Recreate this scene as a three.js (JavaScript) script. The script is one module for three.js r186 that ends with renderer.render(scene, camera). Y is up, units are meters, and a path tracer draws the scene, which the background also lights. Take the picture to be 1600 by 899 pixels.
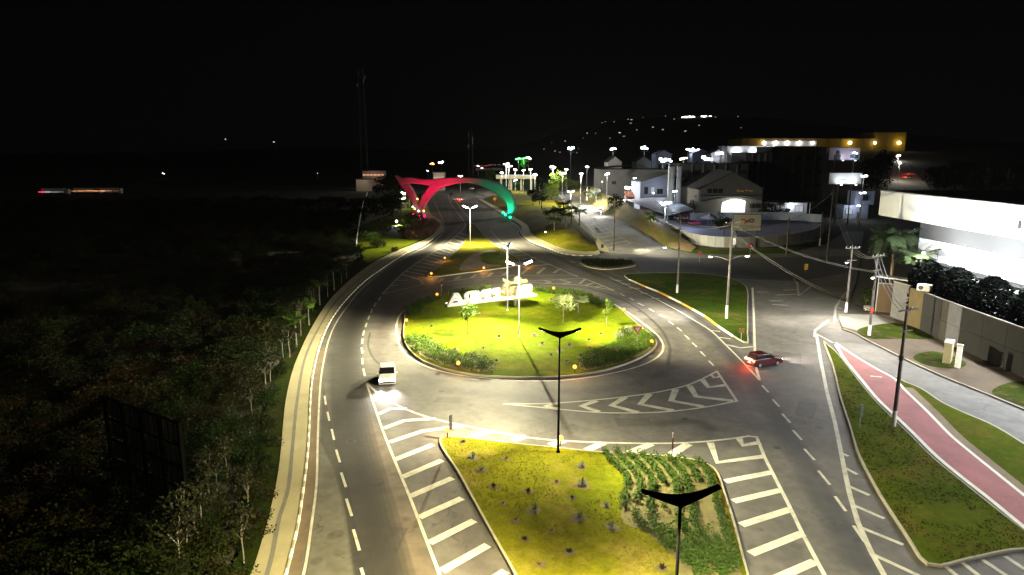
import * as THREE from 'three';
import { mergeGeometries } from 'three/addons/utils/BufferGeometryUtils.js';
import { RoundedBoxGeometry } from 'three/addons/geometries/RoundedBoxGeometry.js';
import { TextGeometry } from 'three/addons/geometries/TextGeometry.js';
import { FontLoader } from 'three/addons/loaders/FontLoader.js';

// ---------- camera, night sky, exposure ----------
const scene = new THREE.Scene();
const EYE = 24, F = 1060, PITCH = Math.atan(211.5 / F);          // a drone 24 m above the road, looking 11 degrees down
const camera = new THREE.PerspectiveCamera(2 * Math.atan(449.5 / F) * 180 / Math.PI, 1600 / 899, 0.5, 6000);
camera.position.set(0, EYE, 0);
camera.rotation.x = -PITCH;
const skyData = new Float32Array(64 * 32 * 4);
for (let j = 0; j < 32; j++) for (let i = 0; i < 64; i++) {
  const up = Math.abs((j + 0.5) / 32 - 0.5) * 2, k = (j * 64 + i) * 4, b = 0.6 + 0.6 * Math.pow(1 - up, 4);
  skyData[k] = 0.0009 * b; skyData[k + 1] = 0.00085 * b; skyData[k + 2] = 0.0009 * b; skyData[k + 3] = 1;
}
const skyTex = new THREE.DataTexture(skyData, 64, 32, THREE.RGBAFormat, THREE.FloatType);
skyTex.mapping = THREE.EquirectangularReflectionMapping; skyTex.magFilter = THREE.LinearFilter; skyTex.needsUpdate = true;
scene.background = skyTex; scene.environment = skyTex;
const moon = new THREE.DirectionalLight(0xcfd8ff, 0.004);        // a night sky's last light, soft and very weak
moon.position.set(-60, 120, 40); moon.shadow.radius = 40; moon.castShadow = true; moon.name = 'moon_light'; scene.add(moon);
const renderer = new THREE.WebGLRenderer({ antialias: true });
renderer.toneMapping = THREE.LinearToneMapping; renderer.toneMappingExposure = 1;
renderer.shadowMap.enabled = true;
const WARM = [1, 0.91, 0.58], COOL = [0.86, 0.93, 1], WHITE = [1, 0.96, 0.86], AMBER = [1, 0.42, 0.08];

// ---------- small tools ----------
function rng(a) { return () => { a |= 0; a = a + 0x6D2B79F5 | 0; let t = Math.imul(a ^ a >>> 15, 1 | a); t = t + Math.imul(t ^ t >>> 7, 61 | t) ^ t; return ((t ^ t >>> 14) >>> 0) / 4294967296; }; }
const R = rng(7), rr = (a, b, r = R) => a + (b - a) * r();
const V = (x, y, z) => new THREE.Vector3(x, y, z);
const cp = Math.cos(PITCH), sp = Math.sin(PITCH);
function ray(px, py) { const x = (px - 800) / F, y = -(py - 449.5) / F; return V(x, y * cp - sp, -y * sp - cp); }
function G(px, py, h = 0) { const d = ray(px, py), t = (h - EYE) / d.y; return V(d.x * t, h, d.z * t); }   // the place on the ground (or at height h)
function at(px, py, dist) { const d = ray(px, py), t = dist / -d.z; return V(d.x * t, EYE + d.y * t, -dist); }
function topOf(b, py) { const d = ray(800, py); return EYE + d.y * (b.z / d.z); }                          // height reached above the base b
const P = (a) => { const o = []; for (let i = 0; i < a.length; i += 2) o.push(G(a[i], a[i + 1])); return o; };
function smooth(pts, step = 1.5, closed = false, tension = 0.5) {
  const c = new THREE.CatmullRomCurve3(pts, closed, 'centripetal', tension), n = Math.max(4, Math.round(c.getLength() / step));
  const o = c.getSpacedPoints(n); if (closed) o.pop(); return o;
}
const sstep = (a, b, x) => { const t = Math.min(1, Math.max(0, (x - a) / (b - a))); return t * t * (3 - 2 * t); };
const seenNames = new Map();
function numbered(n) { const k = seenNames.get(n) || 0; seenNames.set(n, k + 1); return k ? n + '_' + String(k).padStart(3, '0') : n; }
function clean(g) {
  g = g.index ? g.toNonIndexed() : g;
  for (const k of Object.keys(g.attributes)) if (!['position', 'normal', 'uv'].includes(k)) g.deleteAttribute(k);
  if (!g.attributes.normal) g.computeVertexNormals();
  return g;
}
function metre(g) {                                                // uv in metres from the facing of each corner
  const p = g.attributes.position, n = g.attributes.normal, uv = new Float32Array(p.count * 2);
  for (let i = 0; i < p.count; i++) {
    const ax = Math.abs(n.getX(i)), ay = Math.abs(n.getY(i)), az = Math.abs(n.getZ(i));
    if (ay >= ax && ay >= az) { uv[2 * i] = p.getX(i); uv[2 * i + 1] = p.getZ(i); }
    else if (ax >= az) { uv[2 * i] = p.getZ(i); uv[2 * i + 1] = p.getY(i); }
    else { uv[2 * i] = p.getX(i); uv[2 * i + 1] = p.getY(i); }
  }
  g.setAttribute('uv', new THREE.BufferAttribute(uv, 2)); return g;
}
function join(geos) { geos = [].concat(geos).map(clean); return geos.length > 1 ? mergeGeometries(geos) : geos[0]; }
function mesh(name, geos, mat, parent = scene) {
  const m = new THREE.Mesh(metre(join(geos)), mat);
  m.name = parent === scene ? numbered(name) : name; m.castShadow = m.receiveShadow = true; parent.add(m); return m;
}
function shared(name, geo, mat, parent, x = 0, y = 0, z = 0, ry = 0) {   // a part that shares its geometry with its likes
  const m = new THREE.Mesh(geo, mat); m.name = name; m.position.set(x, y, z); m.rotation.y = ry; m.castShadow = m.receiveShadow = true; parent.add(m); return m;
}
function tag(o, label, category, group) { o.userData.label = label; o.userData.category = category; if (group) o.userData.group = group; return o; }
function structure(o, label) { o.userData.kind = 'structure'; if (label) o.userData.label = label; return o; }
function stuff(o, label) { o.userData.kind = 'stuff'; if (label) o.userData.label = label; return o; }
function thing(name, pos, turn, label, category, group) {
  const o = new THREE.Group(); o.name = numbered(name); o.position.copy(pos); o.rotation.y = turn || 0; scene.add(o);
  return tag(o, label, category, group);
}
function copy(src, pos, turn, label, group, scale) {
  const c = src.clone(); c.name = numbered(src.name.replace(/_\d{3}$/, '')); c.position.copy(pos); c.rotation.y = turn || 0; c.userData = { ...src.userData };
  if (scale) c.scale.setScalar(scale);
  if (label) c.userData.label = label; if (group) c.userData.group = group; scene.add(c); return c;
}
const box = (w, h, d, x = 0, y = 0, z = 0, ry = 0) => { const g = new THREE.BoxGeometry(w, h, d); if (ry) g.rotateY(ry); return g.translate(x, y, z); };
const rbox = (w, h, d, r, x = 0, y = 0, z = 0) => new RoundedBoxGeometry(w, h, d, 2, r).translate(x, y, z);
const cyl = (r0, r1, h, x = 0, y = 0, z = 0, n = 12) => new THREE.CylinderGeometry(r1, r0, h, n).translate(x, y + h / 2, z);
const ball = (r, x = 0, y = 0, z = 0, k = 1) => new THREE.IcosahedronGeometry(r, k).translate(x, y, z);
function tube(pts, r, n = 24, s = 6) { return new THREE.TubeGeometry(new THREE.CatmullRomCurve3(pts), n, r, s); }
function bar3(a, b, r, n = 6) { const d = b.clone().sub(a), g = new THREE.CylinderGeometry(r, r, d.length(), n); g.applyQuaternion(new THREE.Quaternion().setFromUnitVectors(V(0, 1, 0), d.clone().normalize())); return g.translate((a.x + b.x) / 2, (a.y + b.y) / 2, (a.z + b.z) / 2); }
function tris(pos) { const g = new THREE.BufferGeometry(); g.setAttribute('position', new THREE.BufferAttribute(Float32Array.from(pos), 3)); g.computeVertexNormals(); g.setAttribute('uv', new THREE.BufferAttribute(new Float32Array(pos.length / 3 * 2), 2)); return g; }
function sideways(pts, closed) {
  return pts.map((p, i) => {
    const a = pts[closed ? (i + pts.length - 1) % pts.length : Math.max(0, i - 1)], b = pts[closed ? (i + 1) % pts.length : Math.min(pts.length - 1, i + 1)];
    const d = b.clone().sub(a); d.y = 0; d.normalize(); return V(-d.z, 0, d.x);
  });
}
function quads(A, B, closed) {                                     // a skin between two rows of points; faces up when B lies to the right of A
  const o = [], n = A.length;
  for (let i = 0; i < (closed ? n : n - 1); i++) { const j = (i + 1) % n, a = A[i], b = B[i], c = B[j], d = A[j]; o.push(a.x, a.y, a.z, b.x, b.y, b.z, c.x, c.y, c.z, a.x, a.y, a.z, c.x, c.y, c.z, d.x, d.y, d.z); }
  return o;
}
const shift = (pts, s, d, y) => pts.map((p, i) => V(p.x + s[i].x * d, y ?? p.y, p.z + s[i].z * d));
function up(g) {                                                   // turn every face of a flat sheet upwards
  const p = g.attributes.position;
  for (let i = 0; i < p.count; i += 3) {
    const ax = p.getX(i), az = p.getZ(i), bx = p.getX(i + 1), bz = p.getZ(i + 1), cx = p.getX(i + 2), cz = p.getZ(i + 2);
    if ((bz - az) * (cx - ax) - (bx - ax) * (cz - az) < 0) { const t = [p.getX(i + 1), p.getY(i + 1), p.getZ(i + 1)]; p.setXYZ(i + 1, cx, p.getY(i + 2), cz); p.setXYZ(i + 2, ...t); }
  }
  g.computeVertexNormals(); return g;
}
function ribbon(pts, w, y, off = 0) { const s = sideways(pts); return up(tris(quads(shift(pts, s, off - w / 2, y), shift(pts, s, off + w / 2, y)))); }
function sheet(pts, y, holes = []) {
  const g = new THREE.ShapeGeometry(new THREE.Shape(pts.map((p) => new THREE.Vector2(p.x, -p.z)))).toNonIndexed();
  g.rotateX(-Math.PI / 2).translate(0, y, 0); return up(g);
}
function stripe(a, b, w, y) { return ribbon([a, b], w, y); }
function area(pts) { let s = 0; pts.forEach((p, i) => { const q = pts[(i + 1) % pts.length]; s += p.x * q.z - q.x * p.z; }); return s / 2; }
function inset(pts, d) { const s = sideways(pts, true), k = area(pts) > 0 ? 1 : -1; return pts.map((p, i) => V(p.x + s[i].x * d * k, p.y, p.z + s[i].z * d * k)); }
function kerbRing(pts, w, h) {                                     // upright kerb all round an island
  const inn = inset(pts, w), c = inset(pts, 0.03), lo = pts.map((p) => V(p.x, -0.1, p.z)), hi = pts.map((p) => V(p.x, h - 0.03, p.z));
  const cc = c.map((p) => V(p.x, h, p.z)), ii = inn.map((p) => V(p.x, h, p.z)), il = inn.map((p) => V(p.x, -0.1, p.z));
  const k = area(pts) > 0; const f = (A, B) => k ? quads(A, B, true) : quads(B, A, true);
  return tris([...f(lo, hi), ...f(hi, cc), ...f(cc, ii), ...f(ii, il)]);
}
function inside(p, poly) { let c = false; for (let i = 0, j = poly.length - 1; i < poly.length; j = i++) { const a = poly[i], b = poly[j]; if ((a.z > p.z) !== (b.z > p.z) && p.x < (b.x - a.x) * (p.z - a.z) / (b.z - a.z) + a.x) c = !c; } return c; }

// ---------- procedural surfaces ----------
function lattice(n, seed) { const r = rng(seed), a = new Float32Array(n * n); for (let i = 0; i < a.length; i++) a[i] = r(); return a; }
function fbm(seed, oct, base) {                                    // tileable value noise on [0,1)^2
  const L = []; for (let o = 0; o < oct; o++) L.push([base << o, lattice(base << o, seed + o * 17)]);
  return (u, v) => {
    let s = 0, a = 0.5, t = 0;
    for (const [n, l] of L) {
      const x = u * n, y = v * n, xi = Math.floor(x), yi = Math.floor(y); let fx = x - xi, fy = y - yi; fx *= fx * (3 - 2 * fx); fy *= fy * (3 - 2 * fy);
      const X = ((xi % n) + n) % n, Y = ((yi % n) + n) % n, X1 = (X + 1) % n, Y1 = (Y + 1) % n;
      s += a * ((l[Y * n + X] * (1 - fx) + l[Y * n + X1] * fx) * (1 - fy) + (l[Y1 * n + X] * (1 - fx) + l[Y1 * n + X1] * fx) * fy); t += a; a *= 0.55;
    }
    return s / t;
  };
}
const toS = (x) => { x = Math.max(0, Math.min(1, x)); return 255 * (x <= 0.0031308 ? x * 12.92 : 1.055 * Math.pow(x, 1 / 2.4) - 0.055); };
function texture(size, metres, fn) {                               // fn gives linear colours
  const d = new Uint8Array(size * size * 4);
  for (let j = 0; j < size; j++) for (let i = 0; i < size; i++) { const c = fn(i / size, j / size), k = (j * size + i) * 4; d[k] = toS(c[0]); d[k + 1] = toS(c[1]); d[k + 2] = toS(c[2]); d[k + 3] = 255; }
  const t = new THREE.DataTexture(d, size, size); t.colorSpace = THREE.SRGBColorSpace; t.wrapS = t.wrapT = THREE.RepeatWrapping; t.magFilter = THREE.LinearFilter; t.repeat.set(1 / metres, 1 / metres); t.needsUpdate = true; return t;
}
const mixc = (a, b, t) => [a[0] + (b[0] - a[0]) * t, a[1] + (b[1] - a[1]) * t, a[2] + (b[2] - a[2]) * t];
const n1 = fbm(11, 6, 4), n2 = fbm(29, 5, 8), n3 = fbm(53, 4, 32), n4 = fbm(71, 3, 64);
function std(color, rough = 0.85, extra = {}) { const m = new THREE.MeshStandardMaterial({ roughness: rough, ...extra }); m.color.setRGB(...(Array.isArray(color) ? color : [color, color, color])); return m; }
function speckled(c, vary, metres, rough = 0.9, size = 256, bump = 0) {
  const m = std(1, rough); m.map = texture(size, metres, (u, v) => { const k = 1 + vary * (n1(u, v) - 0.5) * 2 + vary * 0.8 * (n4(u, v) - 0.5); return [c[0] * k, c[1] * k, c[2] * k]; });
  if (bump) { m.bumpMap = m.map; m.bumpScale = bump; } return m;
}
function glow(c, k) { const m = new THREE.MeshStandardMaterial({ color: 0x111111, roughness: 0.6 }); m.emissive.setRGB(...c); m.emissiveIntensity = k; return m; }
function grassTex(a, b, dry, metres, seed) {
  const q = fbm(seed, 6, 3), s = fbm(seed + 5, 5, 6);
  return texture(1024, metres, (u, v) => {
    let c = mixc(a, b, sstep(0.3, 0.72, q(u, v))); c = mixc(c, dry, sstep(0.52, 0.78, s(u, v)) * 0.75);
    const k = 0.72 + 0.56 * n3(u, v) + 0.5 * (n4(u * 2, v * 2) - 0.5); return [c[0] * k, c[1] * k, c[2] * k];
  });
}
function grassMat(a, b, dry, metres, seed) { const m = new THREE.MeshPhysicalMaterial({ roughness: 1, specularIntensity: 0.06 }); m.map = grassTex(a, b, dry, metres, seed); m.bumpMap = m.map; m.bumpScale = 0.05; return m; }
const M = {
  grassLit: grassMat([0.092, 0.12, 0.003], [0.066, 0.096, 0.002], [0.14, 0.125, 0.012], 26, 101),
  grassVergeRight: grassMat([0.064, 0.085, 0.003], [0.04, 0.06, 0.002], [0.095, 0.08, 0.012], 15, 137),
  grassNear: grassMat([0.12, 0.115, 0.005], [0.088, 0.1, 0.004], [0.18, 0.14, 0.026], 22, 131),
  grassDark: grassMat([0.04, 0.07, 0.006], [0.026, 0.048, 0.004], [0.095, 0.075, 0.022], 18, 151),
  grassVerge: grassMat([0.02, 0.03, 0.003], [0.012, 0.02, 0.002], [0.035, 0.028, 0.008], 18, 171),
  earth: speckled([0.035, 0.028, 0.016], 0.5, 14, 1, 512, 0.05),
  dirt: speckled([0.2, 0.15, 0.09], 0.45, 9, 1, 256, 0.04),
  concrete: speckled([0.34, 0.3, 0.17], 0.22, 6, 0.92, 512),
  tactile: speckled([0.16, 0.15, 0.12], 0.25, 3, 0.9),
  kerb: speckled([0.33, 0.3, 0.22], 0.3, 2.5, 0.9),
  kerbWhite: speckled([0.72, 0.7, 0.6], 0.2, 1.6, 0.8),
  kerbYellow: speckled([0.6, 0.34, 0.03], 0.3, 1.6, 0.8),
  paint: speckled([0.48, 0.46, 0.37], 0.5, 2.2, 0.75),
  paintWorn: speckled([0.26, 0.25, 0.2], 0.55, 1.7, 0.8),
  gutter: speckled([0.13, 0.095, 0.055], 0.35, 4, 0.95),
  bikePath: speckled([0.28, 0.085, 0.085], 0.42, 7, 0.85, 512),
  steel: std([0.16, 0.16, 0.15], 0.45, { metalness: 0.6 }), black: std(0.012, 0.5), matt: new THREE.MeshPhysicalMaterial({ color: 0x060606, roughness: 1, specularIntensity: 0 }), darkSteel: std(0.03, 0.5, { metalness: 0.3 }),
  galv: speckled([0.28, 0.28, 0.26], 0.15, 1.5, 0.5), white: std(0.75, 0.6), pole: speckled([0.07, 0.058, 0.048], 0.3, 1.2, 0.9), poleGrey: speckled([0.11, 0.1, 0.085], 0.3, 1.2, 0.9), hole: speckled([0.1, 0.075, 0.025], 0.5, 3, 1), footway: speckled([0.07, 0.048, 0.027], 0.45, 9, 1, 256, 0.04), rubber: std(0.015, 0.9),
  bark: speckled([0.16, 0.12, 0.08], 0.4, 0.8, 1), limeDull: speckled([0.11, 0.1, 0.075], 0.25, 0.7, 0.9), lime: speckled([0.6, 0.58, 0.5], 0.2, 0.7, 0.9), glassDark: std(0.01, 0.12), red: std([0.5, 0.03, 0.03], 0.6),
};
function leaf(c, vary) { const m = new THREE.MeshPhysicalMaterial({ roughness: 0.75, side: THREE.DoubleSide }); m.color.setRGB(...c); m.transmission = 0.25; m.thickness = 0; m.specularIntensity = 0.15; return m; }
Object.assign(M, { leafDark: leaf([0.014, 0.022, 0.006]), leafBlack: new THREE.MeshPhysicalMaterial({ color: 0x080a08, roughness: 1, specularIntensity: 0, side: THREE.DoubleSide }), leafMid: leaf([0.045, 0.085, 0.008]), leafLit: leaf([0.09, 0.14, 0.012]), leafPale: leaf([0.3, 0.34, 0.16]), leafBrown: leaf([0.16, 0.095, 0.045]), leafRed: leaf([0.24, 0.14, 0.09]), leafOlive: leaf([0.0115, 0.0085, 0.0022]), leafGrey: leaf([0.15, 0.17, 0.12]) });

// ---------- terrain ----------
function hill(x, z) {
  const d = -z, b = (c, w) => Math.exp(-(((x - c) / w) ** 2));
  return sstep(345, 620, d) * 25 * sstep(70, 190, x) * (1 - sstep(900, 1200, x)) + sstep(650, 1450, d) * (66 * b(430, 330) + 22 * b(120, 260) + 20 * b(-700, 420)) + sstep(1500, 2600, d) * 18;
}
const ground = (x, z) => hill(x, z) - 0.06;
function T(px, py) { const d = ray(px, py); let t = 20; for (let i = 0; i < 4000; i++) { const x = d.x * t, y = EYE + d.y * t, z = d.z * t; if (y <= hill(x, z)) return V(x, hill(x, z), z); t += 0.5 + t * 0.001; } return V(d.x * t, hill(d.x * t, d.z * t), d.z * t); }
{
  const xs = [], zs = []; for (let i = -70; i <= 70; i++) xs.push(Math.sign(i) * Math.pow(Math.abs(i) / 70, 2) * 3200); for (let j = 0; j <= 130; j++) zs.push(120 - Math.pow(j / 130, 1.8) * 4200);
  const pos = [], idx = [], uv = [];
  for (const z of zs) for (const x of xs) { pos.push(x, ground(x, z), z); uv.push(x, z); }
  const w = xs.length; for (let j = 0; j < zs.length - 1; j++) for (let i = 0; i < w - 1; i++) { const a = j * w + i; idx.push(a, a + 1, a + w, a + 1, a + w + 1, a + w); }
  const g = new THREE.BufferGeometry(); g.setAttribute('position', new THREE.BufferAttribute(Float32Array.from(pos), 3)); g.setIndex(idx); g.computeVertexNormals();
  structure(mesh('ground', g, M.earth), 'dark bare and weedy land all round the roundabout');
}

// ---------- asphalt: one sheet, its wear drawn in metres on the ground plan ----------
function asphaltTexture() {
  const S = 2048, cv = document.createElement('canvas'); cv.width = cv.height = S; const c = cv.getContext('2d');
  c.fillStyle = 'rgb(94,90,83)'; c.fillRect(0, 0, S, S);
  c.setTransform(S / 200, 0, 0, S / 320, 60 / 200 * S, (1 - 330 / 320) * S); c.scale(1, -1);   // canvas units are metres: x and -z
  const path = (a, s = 1.5) => { const q = smooth(P(a), s); c.beginPath(); q.forEach((p, i) => i ? c.lineTo(p.x, p.z) : c.moveTo(p.x, p.z)); };
  c.lineCap = 'round'; c.lineJoin = 'round';
  const wear = (a, w, col, k) => { for (let i = 5; i >= 1; i--) { path(a); c.lineWidth = w * i / 5; c.strokeStyle = `rgba(${col},${k})`; c.stroke(); } };
  const fill = (a, col) => { const q = P(a); c.beginPath(); q.forEach((p, i) => i ? c.lineTo(p.x, p.z) : c.moveTo(p.x, p.z)); c.fillStyle = col; c.fill(); };
  fill([478, 920, 500, 735, 506, 640, 512, 642, 527, 700, 545, 780, 556, 899, 560, 920], 'rgba(112,108,88,0.35)');     // older, paler shoulder
  fill([500, 690, 505, 600, 512, 640, 530, 700, 548, 775, 568, 899, 553, 899, 540, 800, 522, 735], 'rgba(40,38,30,0.5)');
  fill([575, 640, 598, 680, 640, 790, 690, 920, 575, 920, 562, 840, 540, 740, 528, 660], 'rgba(128,98,62,0.3)');          // brownish dust on the left lane
  wear([700, 302, 712, 330, 706, 355, 672, 385, 620, 425, 560, 490, 545, 540, 543, 600, 556, 690, 585, 820, 615, 960], 3.4, '24,19,13', 0.3);
  wear([690, 302, 698, 330, 692, 360, 655, 392, 600, 430, 545, 480, 522, 540, 520, 600, 530, 690, 556, 820, 580, 960], 1.4, '36,34,30', 0.12);
  wear([610, 470, 596, 510, 594, 550, 605, 590, 630, 640, 690, 760, 760, 900], 2.6, '45,42,38', 0.08);
  wear([830, 622, 720, 612, 650, 585, 612, 545, 604, 505, 625, 472, 680, 452, 780, 442, 880, 446, 960, 462, 1035, 500, 1058, 545, 1040, 580, 960, 606, 860, 612], 2.4, '42,40,38', 0.07);
  wear([760, 320, 800, 352, 850, 390, 920, 425, 1000, 455, 1080, 500, 1130, 545, 1190, 620, 1260, 740, 1340, 880], 2.0, '36,34,34', 0.14);
  wear([776, 322, 815, 352, 880, 395, 950, 428, 1040, 466, 1115, 515, 1160, 565, 1230, 665, 1300, 780, 1370, 900], 1.2, '38,36,36', 0.12);
  wear([920, 450, 975, 470, 1024, 505, 1046, 540, 1044, 570], 0.5, '20,20,20', 0.22);
  wear([578, 520, 575, 540, 585, 562, 606, 580], 0.25, '22,22,20', 0.3);
  wear([1030, 664, 1085, 658, 1110, 670], 1.6, '30,30,28', 0.12);
  fill([980, 402, 1130, 404, 1240, 402, 1330, 400, 1330, 425, 1250, 440, 1160, 436, 1000, 425], 'rgba(34,34,38,0.75)');   // fresh dark surface of the side road
  fill([870, 302, 884, 300, 908, 312, 945, 332, 985, 352, 1040, 386, 1000, 398, 952, 396, 925, 366, 905, 342, 888, 322], 'rgba(160,155,142,0.55)');   // pale surface of the climbing side road
  fill([640, 300, 700, 290, 760, 330, 740, 360, 700, 360], 'rgba(50,48,46,0.35)');
  { // repairs, oil spots and manhole covers
    const r = rng(919); c.lineWidth = 0.1;
    for (const [x, y, w, h, a] of [[600, 860, 1.6, 5, 0.1], [520, 560, 1.2, 3.4, -0.2], [700, 625, 2.4, 1.4, 0.1], [990, 660, 3, 1.6, -0.05], [1260, 640, 1.5, 4, 0.5], [1110, 545, 1.4, 3, 0.6], [1230, 560, 3, 5, 0.4], [760, 345, 2, 6, 0.5], [640, 420, 2, 6, -0.5]]) { const p = G(x, y); c.save(); c.translate(p.x, p.z); c.rotate(a); c.fillStyle = 'rgba(46,44,41,0.34)'; c.fillRect(-w / 2, -h / 2, w, h); c.strokeStyle = 'rgba(25,24,22,0.4)'; c.strokeRect(-w / 2, -h / 2, w, h); c.restore(); }
    for (let i = 0; i < 150; i++) { const p = G(480 + 900 * r(), 440 + 440 * r()), q = 0.1 + 0.5 * r() * r(); c.beginPath(); c.ellipse(p.x, p.z, q, q * (0.6 + 0.8 * r()), r() * 3, 0, 7); c.fillStyle = `rgba(24,23,21,${0.12 + 0.25 * r()})`; c.fill(); }
    for (const [x, y] of [[548, 690], [690, 612], [1070, 655], [1215, 700], [1000, 487], [600, 445]]) { const p = G(x, y); c.beginPath(); c.arc(p.x, p.z, 0.36, 0, 7); c.fillStyle = 'rgba(30,28,26,0.7)'; c.fill(); c.strokeStyle = 'rgba(125,120,110,0.5)'; c.stroke(); }
  }
  c.setTransform(1, 0, 0, 1, 0, 0);
  const im = c.getImageData(0, 0, S, S), d = im.data;
  for (let j = 0; j < S; j++) for (let i = 0; i < S; i++) {
    const u = i / S, v = j / S, cr = Math.abs(n2(u * 3, v * 4.8) - 0.5) < 0.0022 && n1(u * 4, v * 6) > 0.5 ? 0.72 : 1, k = cr * (0.78 + 0.5 * (n1(u * 5, v * 8) - 0.2) * 0.7 + 0.34 * (n2(u * 16, v * 25) - 0.5) + 0.24 * (n4(u * 7, v * 11) - 0.5)), q = (j * S + i) * 4;
    d[q] *= k; d[q + 1] *= k; d[q + 2] *= k;
  }
  c.putImageData(im, 0, 0);
  const t = new THREE.CanvasTexture(cv); t.colorSpace = THREE.SRGBColorSpace; t.wrapS = t.wrapT = THREE.RepeatWrapping; t.repeat.set(1 / 200, -1 / 320); t.offset.set(60 / 200, 1 - 0); 
  return t;
}
M.asphalt = std(1, 0.78);
M.asphalt.map = asphaltTexture();
{ const t = M.asphalt.map; t.repeat.set(1 / 200, 1 / 320); t.offset.set(60 / 200, 330 / 320); t.flipY = true; }
M.asphaltFar = speckled([0.075, 0.073, 0.07], 0.3, 12, 0.85, 256);
const roadOutline = P([380, 1250, 445, 850, 470, 620, 500, 520, 540, 460, 590, 418, 640, 388, 672, 368, 683, 352, 668, 338, 660, 318, 676, 303, 712, 289, 742, 285, 800, 283, 815, 287, 770, 300, 748, 314, 775, 330, 800, 345, 822, 362, 850, 384, 900, 398, 945, 396, 910, 356, 888, 328, 876, 309, 868, 300, 884, 300, 908, 312, 945, 332, 985, 352, 1047, 388, 1150, 398, 1230, 396, 1290, 382, 1322, 362, 1350, 362, 1345, 400, 1338, 440, 1320, 490, 1350, 522, 1412, 558, 1500, 598, 1620, 650, 1720, 700, 1800, 900, 1700, 1250]);
structure(mesh('road', sheet(roadOutline, 0), M.asphalt), 'worn grey asphalt of the roundabout and its approach roads');

// ---------- pavements ----------
const leftKerb = smooth(P([405, 1100, 430, 970, 447, 899, 465, 824, 473, 772, 480, 715, 483, 667, 486, 607, 492, 570, 500, 540, 512, 510, 530, 482, 548, 461, 575, 436, 602, 417, 630, 399, 662, 383, 680, 371, 691, 361, 693, 353, 689, 345, 680, 340, 674, 336, 668, 322, 664, 312, 668, 304, 684, 297]), 1);
const leftOuter = smooth(P([300, 1100, 360, 970, 393, 899, 428, 776, 438, 715, 441, 680, 446, 630, 456, 585, 466, 557, 486, 515, 512, 474, 532, 452, 557, 430, 587, 409, 622, 392, 655, 379, 672, 370, 681, 360, 680, 350, 668, 344, 661, 340, 660, 322, 658, 310, 662, 303, 679, 295.5]), 1);
function strip(A, B, n, y) { const f = (p) => { const c = new THREE.CatmullRomCurve3(p); c.arcLengthDivisions = 800; return c.getSpacedPoints(n).map((q) => V(q.x, y, q.z)); }; return up(tris(quads(f(A), f(B)))); }
function pavement(name, outer, kerb, nSeg, stones, label) {
  const g = new THREE.Group(); g.name = name; scene.add(g); structure(g, label);
  mesh('pavement_surface', strip(outer, kerb, nSeg, 0.14), M.concrete, g);
  const low = kerb.map((p) => V(p.x, -0.05, p.z)), hi = kerb.map((p) => V(p.x, 0.139, p.z));
  mesh('kerb_face', tris(quads(low, hi).concat(quads(hi, low))), M.kerb, g);
  const stone = metre(join(rbox(0.94, 0.2, 0.17, 0.025, 0, 0.06, 0)));
  const [a, b] = stones; let k = 0;
  const c = new THREE.CatmullRomCurve3(kerb); c.arcLengthDivisions = 1500; const L = c.getLength(), n = Math.floor(L);
  for (let i = 0; i < n; i++) { const p = c.getPointAt((i + 0.5) / n), t = c.getTangentAt((i + 0.5) / n); if (-p.z < a || -p.z > b) continue; shared('kerb_stone', stone, k++ % 2 ? M.kerbWhite : M.kerb, g, p.x, 0.02, p.z, Math.atan2(-t.z, t.x)); }
  return g;
}
const lp = pavement('pavement', leftOuter, leftKerb, 160, [26, 190], 'concrete pavement with white painted kerb stones along the left road');
mesh('tactile_strip', ribbon(smooth(P([395, 970, 423, 880, 436, 814, 449, 772, 457, 700, 464, 630, 477, 560, 497, 516, 520, 479, 541, 456, 566, 434, 598, 410, 632, 392, 664, 377]), 1.2), 0.28, 0.146), M.tactile, lp);
mesh('gutter', ribbon(smooth(P([440, 985, 470, 850, 481, 780, 488, 720, 491, 660, 493, 610, 498, 572, 506, 543]), 1.2), 0.62, 0.004), M.gutter, lp);
const rightKerb = smooth(P([748, 313, 776, 330, 802, 345, 812, 352, 816, 357, 813, 363, 818, 370, 832, 379, 856, 388, 880, 397, 902, 400, 925, 400, 938, 398]), 1);
const rightOuter = smooth(P([752, 311, 782, 327, 806, 341, 822, 351, 827, 356, 828, 362, 836, 370, 850, 377, 868, 385, 888, 391, 908, 394, 925, 394, 936, 392]), 1);
pavement('pavement_right', rightOuter, rightKerb, 90, [60, 230], 'pale pavement with white kerb stones on the bend right of the arch');
// pavement going up beside the side road
{
  const a = smooth(P([936, 392, 930, 380, 908, 356, 897, 342, 888, 326, 878, 313]), 1.5), b = smooth(P([953, 396, 948, 386, 922, 360, 906, 343, 894, 327, 882, 313]), 1.5);
  structure(mesh('pavement_ramp', strip(a, b, 60, 0.13), M.concrete), 'pale pavement climbing beside the side road');
}

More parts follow.
